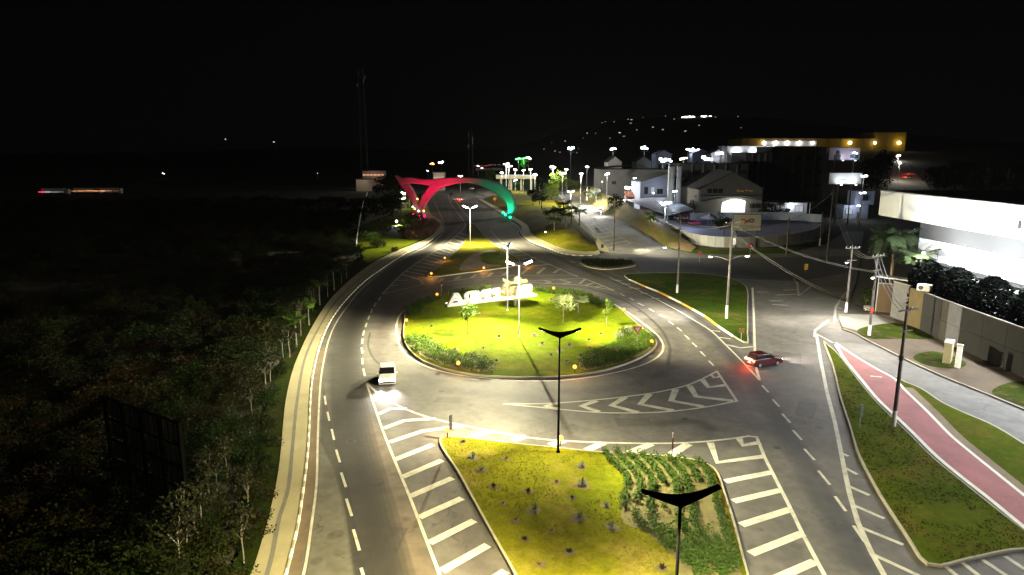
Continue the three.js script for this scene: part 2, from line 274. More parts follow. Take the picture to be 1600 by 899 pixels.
// ---------- painted markings ----------
const marks = new THREE.Group(); marks.name = 'road_markings'; scene.add(marks); structure(marks, 'white road markings');
const MY = 0.009;
const line = (a, w = 0.2, mat = M.paint, y = MY) => mesh('edge_line', ribbon(smooth(P(a), 0.8), w, y), mat, marks);
const straight = (a, w = 0.2, mat = M.paint) => mesh('edge_line', ribbon(P(a), w, MY), mat, marks);
const bars = (list, w, name = 'hatch_bar', mat = M.paint) => { for (const b of list) mesh(name, ribbon(P(b), w, MY + 0.005), mat, marks); };
const dashes = (list, w = 0.17) => bars(list, w, 'lane_dash');
line([430, 1050, 475, 894, 486, 824, 494, 761, 496, 699, 498, 640, 501, 595, 506, 563, 514, 530, 525, 505, 542, 480, 560, 457, 582, 436, 607, 417, 640, 399, 672, 382, 690, 366, 695, 355, 690, 340, 682, 322, 677, 308, 686, 299], 0.17);
dashes([[507, 619, 509, 633], [511.5, 644, 514.5, 658], [518, 671, 522, 688], [525, 703, 531, 723], [533, 739, 540.5, 762], [541, 780, 549.5, 807], [552, 828, 561.5, 861], [564, 888, 575, 925], [580, 945, 594, 990]], 0.19);
dashes([[567.5, 576.5, 570, 588], [565.5, 560, 566.5, 569.5], [565, 543.5, 566, 552.5], [566.2, 529.5, 565.7, 537.5], [569, 517, 567, 524.5], [573, 505, 571, 511.5], [577.5, 493.5, 575, 500], [582, 483, 579.2, 489.5], [587.5, 473.7, 584.3, 479.5], [595, 464, 591, 470]], 0.22);
// near triangle on the left of the near island
straight([572.5, 599, 597.5, 672, 615, 716, 641, 779, 686, 896, 720, 985], 0.21);
line([572.5, 599, 597, 620, 637, 641, 675, 654, 725, 665.5, 775, 675, 825, 684, 887, 689.5, 962, 692.5, 1050, 693, 1100, 690.5, 1150, 685, 1177, 681.5, 1184, 684], 0.26);
bars([[582.5, 627.5, 592, 622.5, 600, 621], [590, 648, 610, 639, 635, 639.5], [599, 670, 632, 657.5, 681, 654.5], [608, 691.5, 660, 674, 724, 666], [617, 718.5, 677, 695], [628.5, 746, 691, 719.5], [641, 776, 707, 747.5], [655, 809, 722, 779], [671, 849, 741, 814], [690, 893, 762, 852.5], [712, 945, 790, 893]], 0.62);
// hatch along the top of the near island and down its right side
bars([[737, 682, 768, 674], [801, 688.5, 822, 682], [859, 696, 881, 689.5], [917, 704, 943, 692.5], [982, 708.5, 1018, 694], [1045, 713, 1076, 694]], 0.78);
bars([[1110, 692, 1121, 723, 1195, 713.5], [1155, 685.5, 1161, 696.5, 1187, 692], [1133, 753, 1206, 738.5], [1146, 784, 1220, 766.5], [1158, 821, 1235, 796.5], [1173, 866, 1254, 834], [1196, 912, 1274, 878], [1216, 960, 1298, 925]], 0.62);
straight([1182, 682, 1195, 715, 1232, 788, 1255, 836, 1290, 902, 1330, 985], 0.27);
// chevrons in the mouth of the right road
line([786, 631.5, 850, 631, 912, 627, 975, 620.5, 1025, 613.5, 1075, 602, 1121, 580.5], 0.24); straight([1120, 580, 1152, 627.5], 0.27); line([1152, 627, 1105, 636, 1050, 643, 1000, 645.5, 937, 645, 875, 640, 825, 635, 786, 631.5], 0.24);
bars([[872, 630.5, 853, 635, 872, 639.5], [932, 626.5, 909, 635, 936, 644], [977, 621, 956, 634, 997, 645], [1015, 616, 1000.5, 632, 1052, 642], [1056, 608.5, 1049, 626.5, 1100, 636], [1077, 602.5, 1088, 620, 1146, 627], [1097, 593, 1107, 605.5, 1136, 602]], 0.7, 'chevron_marking');
bars([[1111, 586, 1116, 590.5, 1125, 589]], 0.4, 'chevron_marking');
// white line round the island
line([690, 460, 670, 467, 642, 479, 626, 491, 620, 505, 620, 525, 626, 543, 641, 560, 675, 576, 714, 585.5, 762, 591.5, 837, 595.5, 900, 592.5, 962, 582.5, 1008, 569, 1031, 555, 1036.5, 542, 1030, 527, 1017, 515, 995, 498, 975, 484.5, 958, 475, 938, 468], 0.26);
dashes([[970, 459.5, 976, 463], [984, 466, 990, 469.5], [997, 474, 1006, 478], [1014, 482.5, 1022.5, 487.5], [1030, 492, 1039, 496.5], [1045, 502, 1052.5, 507.5], [1058, 512, 1065.5, 518], [1070, 524, 1077.5, 530.5], [1082, 536, 1089, 542.5], [1094.5, 549.5, 1102, 557], [1107.5, 564, 1115.5, 572]], 0.22);
dashes([[1191, 602.5, 1201, 613.5], [1207.5, 624.5, 1218, 636], [1222.5, 647, 1235, 661], [1239, 672.5, 1253, 688], [1257, 702, 1273, 719.5], [1279, 736, 1297, 758], [1305, 776, 1322, 799.5], [1334, 822, 1352, 848]], 0.22);
// outside line right of the ring and the strip beside the painted kerb
line([952, 434, 980, 446, 1012, 460.5, 1037, 473.5, 1062, 487, 1087, 502, 1110, 516.5, 1135, 540, 1157, 562, 1187, 594.5], 0.2); straight([1176, 450, 1178, 492, 1179.5, 540, 1180.5, 570, 1187, 594.5], 0.3);
bars([[1110, 517, 1125.5, 518.2], [1124, 527.5, 1142, 530], [1136, 539, 1157, 544, 1177, 542], [1166, 571.5, 1180, 574], [960, 438, 972, 439], [972, 444, 985, 444.5], [982, 450, 1000, 451], [1000, 458, 1012, 459], [1017, 466, 1031, 467]], 0.36);
// the upper splitter: double line, bars, nose
line([597, 460, 632, 425, 665, 402, 700, 379, 718, 363.5, 727, 353, 724, 345, 714, 332, 703, 315, 700, 305], 0.2); line([740, 353, 734, 343, 724, 331, 713, 316, 706, 306], 0.16);
line([597, 460, 630, 452, 660, 446, 700, 440, 750, 433.5, 790, 431, 830, 430.5, 875, 430, 905, 430], 0.17);
{
  const L = [[610, 446.5], [620, 438.5], [629, 429], [634, 424], [640, 420], [647, 415.2], [654, 410], [660, 405.5], [666, 401.5], [672, 397.5], [678, 393.5], [684, 389.5], [690, 386], [696, 382.5], [702, 378.5], [708, 373.5], [713, 369], [718, 364]];
  const Q = [[622, 446], [637, 438.2], [655, 437], [663, 429.8], [668, 425], [674, 420], [680, 415], [685, 411], [690, 407], [695, 403], [700, 399.5], [705, 396], [710, 393], [716, 389], [722, 384.5], [725, 379.5], [728, 374], [730, 368.5]];
  bars(L.map((p, i) => [...p, ...Q[i]]), 0.42);
}
bars([[684.5, 442, 692, 435.5], [711, 437, 719, 431.7], [736.5, 434.8, 744, 429], [762, 432, 770, 426.5], [786, 430.5, 794, 424.5], [815, 429, 826, 419], [840, 428, 851, 418.5], [865, 427, 876, 419.5], [657.5, 437, 661, 445]], 0.75, 'hatch_bar', M.paintWorn);
line([766, 361, 785, 379, 800, 386, 837, 404.5, 875, 420.5, 903, 433], 0.2);
bars([[792, 389, 804, 387.5], [800, 395, 816, 393.5], [806, 400, 826, 398.5], [815, 405, 838, 402], [821, 411, 849, 408.5], [830, 416, 862, 413]], 0.4);
// chevrons at the top of the ring
line([826, 439, 850, 438.5, 875, 437, 912, 435], 0.17); line([826, 441, 862, 443.5, 900, 445, 937, 450, 960, 454.5], 0.17); straight([912, 435, 935, 444, 960, 454.5], 0.18);
bars([[850, 438.5, 861, 441.2, 850, 443], [875, 437.5, 892, 441.5, 877, 444.6], [914, 436.5, 906, 443.5], [928, 442, 915, 446.5], [941, 447.5, 928, 449]], 0.55, 'chevron_marking', M.paintWorn);
// thin lane lines up the far road
dashes([[700, 326, 706, 325.5], [697.5, 335.5, 708, 334.5], [693, 348, 700, 347], [771, 332, 778, 333.5], [790, 346, 798, 348], [812, 360, 819, 363], [836, 380, 843, 383.5], [862, 395, 870, 398], [890, 408, 898, 411], [735, 315, 740, 318]], 0.18);
line([742, 312, 760, 326, 785, 340, 806, 352, 812, 358, 809, 364, 815, 372, 830, 382, 855, 392, 880, 401, 905, 405], 0.16, M.paintWorn);
// right road: broad edge line, bars beyond it
straight([1276, 522, 1282, 560, 1292, 611, 1305, 661, 1314, 705, 1320, 736, 1328, 773, 1341, 817, 1361, 862, 1384, 903, 1425, 975], 0.34); straight([1273, 527, 1274, 515.5], 0.3);
straight([1276, 522, 1302, 536], 0.26); straight([1275, 516, 1295, 500.5], 0.45, M.paintWorn);
bars([[1314, 708, 1326, 713.5], [1320, 731, 1340, 742], [1326, 760, 1359, 774.5], [1332, 789, 1382, 811], [1341, 823, 1412, 852], [1360, 865, 1442, 903], [1385, 905, 1475, 955]], 0.32);
bars([[1503, 879, 1545, 912], [1535, 875, 1585, 908], [1571, 870, 1620, 902], [1478, 886, 1520, 920]], 0.3);
// worn marks in the side-road mouth
bars([[1207, 476, 1231, 477.5], [1202, 470.5, 1223, 470.3], [1213, 461.5, 1245, 460], [1224, 454, 1246, 453], [1183, 456, 1200, 457]], 0.55, 'hatch_bar', M.paintWorn);
straight([1246, 440, 1248, 462.5, 1268, 447], 0.4, M.paintWorn); straight([1304, 505, 1306, 480, 1318, 462, 1330, 452], 0.35, M.paintWorn); straight([1240, 436, 1246, 444], 0.3, M.paintWorn);
bars([[1309, 470, 1320, 473], [1305, 480, 1316, 482.5], [1312, 463, 1323, 465.5]], 0.35, 'hatch_bar', M.paintWorn);
// side road: gore of bars, stop line, lettering read by drivers coming down it
straight([915, 350, 952, 388], 0.16, M.paint); straight([952, 388, 985, 380], 0.2, M.paint); line([985, 380, 955, 362, 930, 346, 912, 335], 0.16, M.paint);
bars([[917, 352.5, 934, 350], [921, 357, 940, 354.5], [926, 361.5, 947, 358.5], [931, 366.5, 955, 362.8], [936, 372, 963, 367.3], [942, 377.5, 971, 372.5], [947, 383, 979, 377]], 0.45);
straight([952, 398, 985, 396, 1020, 395], 0.3, M.paintWorn);
const font = await new FontLoader().loadAsync('fonts/droid/droid_sans_bold.typeface.json');
{
  const a = G(1013, 391), b = G(990, 390.5), w = a.distanceTo(b);
  const g = new TextGeometry('PARE', { font, size: 1, depth: 0.004, curveSegments: 3 }); g.computeBoundingBox(); const bb = g.boundingBox;
  g.translate(-(bb.max.x + bb.min.x) / 2, 0, 0).scale(w / (bb.max.x - bb.min.x), 4.2, 1).rotateX(-Math.PI / 2).rotateY(Math.PI + 0.03).translate((a.x + b.x) / 2, MY, (a.z + b.z) / 2 - 2);
  mesh('stop_lettering', g, M.paint, marks);
}
// long double line running under the arch, double line on the bike path below
// ---------- islands ----------
function island(name, pix, h, top, label, { closedStep = 0.7, kerb = M.kerb, w = 0.16, sharp } = {}) {
  const pts = sharp ? P(pix) : smooth(P(pix), closedStep, true), g = new THREE.Group(); g.name = name; scene.add(g); structure(g, label);
  mesh('kerb', kerbRing(pts, w, h), kerb, g); const inn = inset(pts, w - 0.01);
  mesh('turf', sheet(inn, h - 0.02), top, g); g.userData.outline = undefined; islands[name] = inn; return g;
}
const islands = {}; M.grassPatch = grassMat([0.03, 0.042, 0.004], [0.02, 0.028, 0.003], [0.075, 0.055, 0.025], 6, 191);
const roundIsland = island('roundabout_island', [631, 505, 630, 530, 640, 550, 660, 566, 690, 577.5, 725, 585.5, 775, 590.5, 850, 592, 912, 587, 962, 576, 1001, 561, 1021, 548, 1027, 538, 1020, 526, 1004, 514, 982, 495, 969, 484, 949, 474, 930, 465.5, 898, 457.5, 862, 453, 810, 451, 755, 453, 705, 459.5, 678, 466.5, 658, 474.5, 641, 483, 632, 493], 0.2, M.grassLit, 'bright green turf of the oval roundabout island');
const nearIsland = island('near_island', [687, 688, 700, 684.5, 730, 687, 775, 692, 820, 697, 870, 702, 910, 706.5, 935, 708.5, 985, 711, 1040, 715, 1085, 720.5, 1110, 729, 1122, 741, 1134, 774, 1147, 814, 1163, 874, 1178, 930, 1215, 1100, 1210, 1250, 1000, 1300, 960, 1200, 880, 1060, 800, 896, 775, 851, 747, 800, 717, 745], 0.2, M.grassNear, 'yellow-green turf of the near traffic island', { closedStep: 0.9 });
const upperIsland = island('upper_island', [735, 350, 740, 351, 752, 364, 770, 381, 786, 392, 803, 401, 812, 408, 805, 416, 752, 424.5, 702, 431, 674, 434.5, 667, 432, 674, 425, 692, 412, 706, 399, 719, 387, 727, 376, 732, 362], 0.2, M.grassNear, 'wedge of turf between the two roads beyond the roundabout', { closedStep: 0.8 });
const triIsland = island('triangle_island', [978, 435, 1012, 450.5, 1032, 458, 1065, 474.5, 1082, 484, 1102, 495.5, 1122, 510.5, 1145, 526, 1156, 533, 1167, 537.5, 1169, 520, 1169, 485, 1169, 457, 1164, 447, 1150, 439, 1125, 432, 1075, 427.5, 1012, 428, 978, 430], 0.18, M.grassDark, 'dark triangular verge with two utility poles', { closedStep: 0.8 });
{ // painted kerb, white and yellow in turn
  const edge = [[984, 438, 996, 443.2], [996, 443.2, 1010, 449.4], [1010, 449.4, 1029, 456.9], [1029, 456.9, 1046, 465.3], [1046, 465.3, 1065, 474.6], [1065, 474.6, 1083, 484.7], [1083, 484.7, 1102.5, 495.9], [1102.5, 495.9, 1122.5, 510.9], [1122.5, 510.9, 1146, 526.6]];
  edge.forEach((e, i) => { const [a, b] = P(e), s = sideways([a, b]); a.addScaledVector(s[0], 0.05); b.addScaledVector(s[0], 0.05); const L = a.distanceTo(b) - 0.03; const m = shared('kerb_stone', metre(join(rbox(L, 0.26, 0.24, 0.03))), i % 2 ? M.kerbYellow : M.kerbWhite, triIsland, (a.x + b.x) / 2, 0.1, (a.z + b.z) / 2, Math.atan2(-(b.z - a.z), b.x - a.x)); m.userData.label = i % 2 ? 'yellow painted kerb' : 'white painted kerb'; });
}
island('planted_islet', [907, 411, 925, 408, 958, 409, 990, 411.5, 994, 414.5, 990, 417, 945, 422, 922, 419], 0.16, M.dirt, 'small kerbed islet under a low dark hedge', { closedStep: 0.6 });
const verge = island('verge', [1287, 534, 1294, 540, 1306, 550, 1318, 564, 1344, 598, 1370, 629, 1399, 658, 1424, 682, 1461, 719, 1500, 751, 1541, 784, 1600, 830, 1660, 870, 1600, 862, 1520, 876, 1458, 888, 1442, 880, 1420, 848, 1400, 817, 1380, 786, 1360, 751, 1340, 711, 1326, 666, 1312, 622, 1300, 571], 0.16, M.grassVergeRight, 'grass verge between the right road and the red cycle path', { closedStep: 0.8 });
{ // cycle path with its two white edge lines
  const A = P([1306, 541, 1318, 561, 1346, 596, 1371, 626, 1401, 655, 1426, 679, 1463, 716, 1501, 748, 1543, 781, 1600, 828, 1700, 905]), B = P([1306, 538, 1335, 558, 1370, 579, 1397, 594, 1413, 611, 1450, 647, 1487, 685, 1525, 717, 1562, 747, 1599, 777, 1690, 850]);
  const sa = smooth(A, 1), sb = smooth(B, 1), g = new THREE.Group(); g.name = 'cycle_path'; scene.add(g); structure(g, 'red cycle path with white edge lines');
  mesh('path_surface', strip(sa, sb, 90, 0.18), M.bikePath, g); mesh('edge_line', ribbon(sa, 0.34, 0.19), M.kerbWhite, g); mesh('edge_line', ribbon(sb, 0.3, 0.19), M.kerbWhite, g);
  mesh('path_mark', ribbon(P([1360, 590.5, 1378, 592]), 0.25, 0.19), M.kerbWhite, g);
  const C = smooth(P([1400, 590, 1412, 598, 1437, 608, 1474, 632, 1508, 648, 1550, 666, 1600, 696, 1680, 745]), 1);
  structure(mesh('grass_strip', strip(sb.filter((p) => p.z > G(1397, 592).z), C, 70, 0.15), M.grassVergeRight), 'narrow strip of grass right of the cycle path');
  structure(mesh('bare_strip', ribbon(smooth(P([1420, 608, 1458, 645, 1495, 683, 1533, 715, 1570, 745, 1620, 785]), 1), 0.8, 0.158), M.dirt), 'bare worn strip beside the cycle path');
  mesh('edge_line', ribbon(C, 0.22, 0.165), M.kerb, g);
}
// brown footway and grass between the service road and the wall, with concrete drive
{
  const kerbLine = P([1316, 515, 1338, 523, 1355, 532.5, 1382, 546, 1412, 561, 1450, 579, 1487, 595, 1537, 615, 1600, 641, 1700, 685]), wallLine = P([1320, 496, 1340, 500, 1368, 492, 1420, 507, 1437, 516, 1467, 531, 1497, 545, 1567, 576, 1610, 594, 1700, 640]);
  structure(mesh('footway', strip(smooth(kerbLine, 1), smooth(wallLine, 1), 70, 0.12), M.footway), 'brown footway between the service road and the wall');
  structure(mesh('kerb_line', ribbon(smooth(kerbLine, 1), 0.2, 0.14), M.kerb), 'pale kerb of the service road');
  structure(mesh('drive', sheet(P([1309, 492, 1316, 512, 1345, 520, 1400, 505, 1392, 494, 1345, 493]), 0.145), M.tactile), 'pale concrete drive in front of the gate');
  for (const [k, a] of [[0, [1340, 518, 1350, 528, 1364, 531, 1410, 531, 1458, 531, 1440, 517, 1404, 507, 1360, 511]], [1, [1427, 561, 1460, 551, 1500, 563, 1510, 572, 1498, 577, 1456, 575]], [2, [1550, 616, 1600, 598, 1640, 618, 1660, 662, 1600, 638]]])
    structure(mesh('lawn_patch', sheet(smooth(P(a), 0.8, true), 0.15 + k * 0.001), M.grassPatch), 'small dark grass patch by the wall');
}
// verge of mown grass left of the left pavement, and slopes right of the arch
{
  const outer = P([240, 1100, 320, 970, 365, 890, 398, 776, 408, 710, 412, 660, 424, 610, 440, 570, 462, 525, 490, 480, 512, 452, 540, 425, 566, 400, 560, 375, 575, 350, 610, 335, 632, 318, 650, 306]);
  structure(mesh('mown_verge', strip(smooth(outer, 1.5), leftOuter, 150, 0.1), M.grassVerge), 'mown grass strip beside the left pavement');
  const lawn = smooth(P([566, 398, 560, 380, 570, 352, 590, 345, 618, 335, 640, 318, 655, 312, 658, 340, 672, 347, 678, 358, 668, 370, 640, 383, 606, 397, 575, 412]), 1.5, true);
  structure(mesh('lawn', sheet(lawn, 0.13), M.grassLit), 'lit lawn in the bend left of the arch');
}
function ruled(A, B, n, m, hump, ha = 0.1, hb = 0.1) {
  const f = (p) => new THREE.CatmullRomCurve3(p).getSpacedPoints(n), a = f(A), b = f(B), rows = [];
  for (let j = 0; j <= m; j++) { const t = j / m; rows.push(a.map((p, i) => { const q = b[i], e = Math.min(1, i / 6, (n - i) / 6); return V(p.x + (q.x - p.x) * t, p.y + (q.y - p.y) * t + (ha + (hb - ha) * t) + hump * 4 * t * (1 - t) * e + (n2(p.x * 0.013 + t * 0.31, p.z * 0.013 + t * 0.17) - 0.5) * 0.5 * e * Math.min(1, 4 * t * (1 - t)), p.z + (q.z - p.z) * t); })); }
  const o = []; for (let j = 0; j < m; j++) o.push(...quads(rows[j], rows[j + 1])); return up(tris(o));
}
M.bank = std(1, 1); M.bank.map = texture(512, 30, (u, v) => { const t = sstep(0.42, 0.62, n1(u, v)), k = 0.7 + 0.6 * n3(u, v); const c = mixc([0.2, 0.13, 0.06], [0.15, 0.15, 0.025], t); return [c[0] * k, c[1] * k, c[2] * k]; });
const slopeA = P([752, 311, 782, 327, 806, 341, 822, 351, 828, 362, 836, 370, 850, 377, 868, 385, 888, 391, 908, 394, 925, 394, 936, 392]), slopeB = P([800, 296, 830, 302, 852, 305, 868, 309, 882, 318, 890, 328, 898, 342, 908, 355, 916, 365, 924, 374, 930, 382, 936, 390]);
structure(mesh('grass_slope', ruled(slopeA, slopeB, 70, 14, 1.6, 0.1, 0.1), M.grassNear), 'grassy mound between the far road and the side road');
const bankA = P([884, 300, 908, 312, 945, 332, 985, 352, 1018, 371, 1047, 388, 1080, 394]), bankB = [G(902, 291), G(918, 297, 3), G(950, 305, 4), G(985, 322, 4), G(1018, 341, 3.4), G(1062, 368, 2), G(1088, 386, 0.4)];
structure(mesh('earth_bank', ruled(bankA, bankB, 60, 12, 0.8, 0.05, 0), M.bank), 'brown earth bank with patchy grass right of the side road');
structure(mesh('verge_by_fence', sheet(P([1047, 389, 1085, 388, 1150, 393, 1232, 389, 1278, 377, 1290, 362, 1300, 364, 1292, 380, 1235, 396, 1150, 398, 1080, 396]), 0.05), M.grassDark), 'dark grass strip in front of the sheet-metal fence');
structure(mesh('yard', sheet(P([1024, 338, 1087, 382, 1150, 387, 1230, 383, 1275, 372, 1284, 352, 1262, 337, 1080, 332]), 0.03), speckled([0.2, 0.2, 0.29], 0.3, 20, 0.9)), 'pale floodlit yard inside the metal fence');
// road running away uphill on the far right
{
  const A = [[1386, 303], [1390, 285], [1394, 270], [1396, 257]].map((p) => T(...p)), B = [[1456, 300], [1444, 284], [1428, 268], [1418, 257]].map((p) => T(...p));
  const f = (p) => new THREE.CatmullRomCurve3(p).getSpacedPoints(40).map((q) => V(q.x, hill(q.x, q.z) + 0.15, q.z));
  structure(mesh('hill_road', up(tris(quads(f(A), f(B)))), speckled([0.2, 0.17, 0.14], 0.25, 14, 0.9)), 'pale road climbing away at the far right');
}

// ---------- street lamps ----------
function spot(parent, x, y, z, tx, ty, tz, cd, col, ang, pen = 1, soft = 8) {
  const s = new THREE.SpotLight(0xffffff, cd, 0, ang, pen, 2); s.color.setRGB(...col); s.position.set(x, y, z); s.castShadow = true; s.shadow.radius = soft; s.name = 'lamp_light';
  s.target.position.set(tx, ty, tz); s.target.name = 'lamp_aim'; parent.add(s, s.target); return s;
}
function point(parent, x, y, z, cd, col, soft = 8) { const s = new THREE.PointLight(0xffffff, cd, 0, 2); s.color.setRGB(...col); s.position.set(x, y, z); s.castShadow = true; s.shadow.radius = soft; s.name = 'lamp_light'; parent.add(s); return s; }
function wing() {                                                  // one swept arm of the twin lamp, tip at +x
  const s = new THREE.Shape(); s.moveTo(0, 0.1); s.quadraticCurveTo(0.7, 0.12, 1.62, 0.46); s.lineTo(1.66, 0.4); s.quadraticCurveTo(0.9, 0.02, 0.35, -0.2); s.lineTo(0, -0.34); s.closePath();
  return new THREE.ExtrudeGeometry(s, { depth: 0.26, bevelEnabled: true, bevelSize: 0.015, bevelThickness: 0.02, bevelSegments: 1 }).translate(0, 0, -0.13);
}
const wingGeo = metre(join(wing())), lensGeo = metre(join(rbox(0.85, 0.1, 0.24, 0.04)));
const postGeo = metre(join([cyl(0.1, 0.06, 10.0), cyl(0.2, 0.17, 0.25), cyl(0.09, 0.09, 0.5, 0, 9.7, 0)]));
const glowWarm = glow([1, 0.96, 0.8], 40), glowNear = glow([1, 0.93, 0.7], 6);
function twinLamp(name, base, turn, label, cd, { reach = 16, yaw = 0, leftCol, lens = glowWarm, col = WARM, big = 1, postMat = M.steel, near = false, halo = 0 } = {}) {
  const t = thing(name, base, turn, label, 'street lamp');
  shared('post', postGeo, near ? M.matt : postMat, t);
  for (const s of [1, -1]) {
    const w = shared('arm', wingGeo, near ? M.matt : M.black, t, 0, 10.1, 0, s > 0 ? 0 : Math.PI);
    const l = shared('lamp_lens', lensGeo, lens, w, 1.2, near ? 0.15 : 0.02, 0); l.rotation.z = near ? 0.42 : 0.36; l.scale.set(near ? 0.7 : big, near ? 0.25 : big * 1.6, near ? 0.6 : big);
    const [side, under] = s > 0 ? cd[0] : cd[1], lc = s < 0 && leftCol || col;
    spot(t, s * 1.15, 9.75, 0, s * (1.15 + reach * Math.cos(yaw)), 0, -s * reach * Math.sin(yaw), side, lc, 0.82); spot(t, s * 1.15, 9.75, 0, s * 3.6, 0, 0, under, lc, 1.1);
    if (halo) point(t, s * 1.0, 9.3, 0.3, halo, WHITE, 6);
  }
  return t;
}
const lampFront = G(872, 710), lampFront2 = G(1064, 779, 10.1).setY(0), lampFar = G(735, 384), lampC1 = G(793, 487), lampC2 = G(811, 530);
// light of each head: [thrown outwards, falling below], right arm then left arm
twinLamp('twin_street_lamp', lampFront, -0.05, 'dark twin-armed street lamp at the top edge of the near island', [[3400, 900], [5200, 800]], { lens: glowNear, near: true, reach: 15, yaw: -0.6 });
twinLamp('twin_street_lamp', lampFront2, 0.12, 'dark twin-armed street lamp among the shrub rows of the near island', [[3400, 5200], [9500, 6800]], { lens: glowNear, near: true, reach: 19, yaw: -0.5, leftCol: [1, 0.85, 0.45] });
twinLamp('twin_street_lamp', V(9, 0, 4), 0.1, 'dark twin-armed street lamp nearest the viewer, out of the frame below', [[3000, 3000], [6400, 5000]], { lens: glowNear, near: true, reach: 19, leftCol: [1, 0.85, 0.45] });
twinLamp('twin_street_lamp', lampC1, 1.25, 'lit white street lamp directly behind the letter sign on the roundabout, left of two', [[8500, 900], [14000, 1000]], { big: 1.25, postMat: M.white, halo: 36, reach: 20 });
twinLamp('twin_street_lamp', lampC2, 0.2, 'lit street lamp in the middle of the roundabout lawn, right of two', [[15000, 1300], [15000, 1300]], { big: 1.25, postMat: M.white, halo: 30, reach: 26 });
twinLamp('twin_street_lamp', lampFar, 0.15, 'lit twin street lamp on the upper wedge island, towards the arch', [[10000, 3200], [9000, 2600]], { big: 1.7, postMat: M.white, halo: 60, reach: 24 });

// ---------- plants ----------
function leafAt(o, x, y, z, s, r, flat = 0.5) {                      // one pointed leaf
  const a = r() * 6.283, t = (r() - 0.5) * 2 * (1.4 - flat), ca = Math.cos(a), sa = Math.sin(a), ct = Math.cos(t), st = Math.sin(t), w = s * 0.36;
  const tip = [x + ca * ct * s, y + st * s, z + sa * ct * s], l = [x + ca * ct * s * 0.5 - sa * w, y + st * s * 0.5 + w * (r() - 0.5), z + sa * ct * s * 0.5 + ca * w], q = [x + ca * ct * s * 0.5 + sa * w, y + st * s * 0.5 + w * (r() - 0.5), z + sa * ct * s * 0.5 - ca * w];
  o.push(x, y, z, ...l, ...tip, x, y, z, ...tip, ...q);
}
function clump(o, cx, cy, cz, rx, ry, n, s, r) {
  for (let i = 0; i < n; i++) { const a = r() * 6.283, u = r() * 2 - 1, k = 0.55 + 0.5 * Math.sqrt(r()), h = Math.sqrt(1 - u * u); leafAt(o, cx + Math.cos(a) * h * rx * k, cy + u * ry * k, cz + Math.sin(a) * h * rx * k, s * (0.7 + 0.6 * r()), r); }
}
function trunkGeo(h, r0, r1, bend, r) { const p = []; for (let i = 0; i <= 4; i++) p.push(V((r() - 0.5) * bend * i / 4, h * i / 4, (r() - 0.5) * bend * i / 4)); const g = new THREE.TubeGeometry(new THREE.CatmullRomCurve3(p), 8, 1, 7), q = g.attributes.position; const c = new THREE.CatmullRomCurve3(p);
  for (let i = 0; i <= 8; i++) { const m = c.getPointAt(i / 8), k = r0 + (r1 - r0) * i / 8; for (let j = 0; j <= 7; j++) { const n = i * 8 + j; q.setXYZ(n, m.x + (q.getX(n) - m.x) * k, m.y + (q.getY(n) - m.y) * k, m.z + (q.getZ(n) - m.z) * k); } } g.computeVertexNormals(); return { g, top: p[4] }; }
function broadTree(name, base, label, cat, { h = 5, tr = 0.1, clear = 0.45, cr = 1.6, ch = 1.5, lobes = 12, n = 70, s = 0.28, mat = M.leafMid, bark = M.bark, seed = 1, group, turn = 0 } = {}) {
  const r = rng(seed), t = thing(name, base, turn, label, cat || 'tree', group), tg = trunkGeo(h * 0.75, tr, tr * 0.45, h * 0.06, r), o = [], limbs = [tg.g];
  for (let i = 0; i < lobes; i++) {
    const a = i * 2.4 + r(), u = r(), y = h * clear + ch * 2 * (0.12 + 0.88 * u) * 0.9, k = cr * (0.25 + 0.62 * Math.sqrt(r())) * Math.sqrt(Math.max(0.12, 1 - Math.pow(u * 2 - 0.9, 2) * 0.7)), x = Math.cos(a) * k, z = Math.sin(a) * k;
    if (i < 7) limbs.push(bar3(V(0, h * (clear * 0.75 + 0.2 * r()), 0), V(x * 0.8, y, z * 0.8), tr * 0.28, 5));
    clump(o, x, y, z, cr * (0.28 + 0.22 * r()), ch * (0.22 + 0.2 * r()), n, s, r);
  }
  mesh('trunk', limbs, bark, t); mesh('crown', tris(o), mat, t); return t;
}
function frondGeo(len, droop, r, leafl = 0.5, pairs = 16) {
  const o = [], c = (t) => [len * t * (1 - 0.18 * t * droop), len * (0.55 * t - droop * 0.75 * t * t), 0];
  for (let i = 0; i < pairs; i++) {
    const t = 0.08 + 0.92 * i / pairs, t2 = Math.min(1, t + 0.6 / pairs), a = c(t), b = c(t2), L = leafl * (0.45 + 1.1 * Math.sin(Math.PI * (0.15 + 0.8 * t))) * (0.85 + 0.3 * r());
    for (const s of [1, -1]) o.push(...a, ...b, b[0] + L * 0.55, b[1] - L * (0.25 + 0.3 * r()), s * L, ...a, b[0] + L * 0.55, b[1] - L * 0.3, s * L, a[0] + L * 0.3, a[1] - L * 0.15, s * L * 0.75);
    const w = 0.03 * (1.2 - t); o.push(a[0], a[1], -w, b[0], b[1], -w, b[0], b[1], w, a[0], a[1], -w, b[0], b[1], w, a[0], a[1], w);
  }
  return tris(o);
}
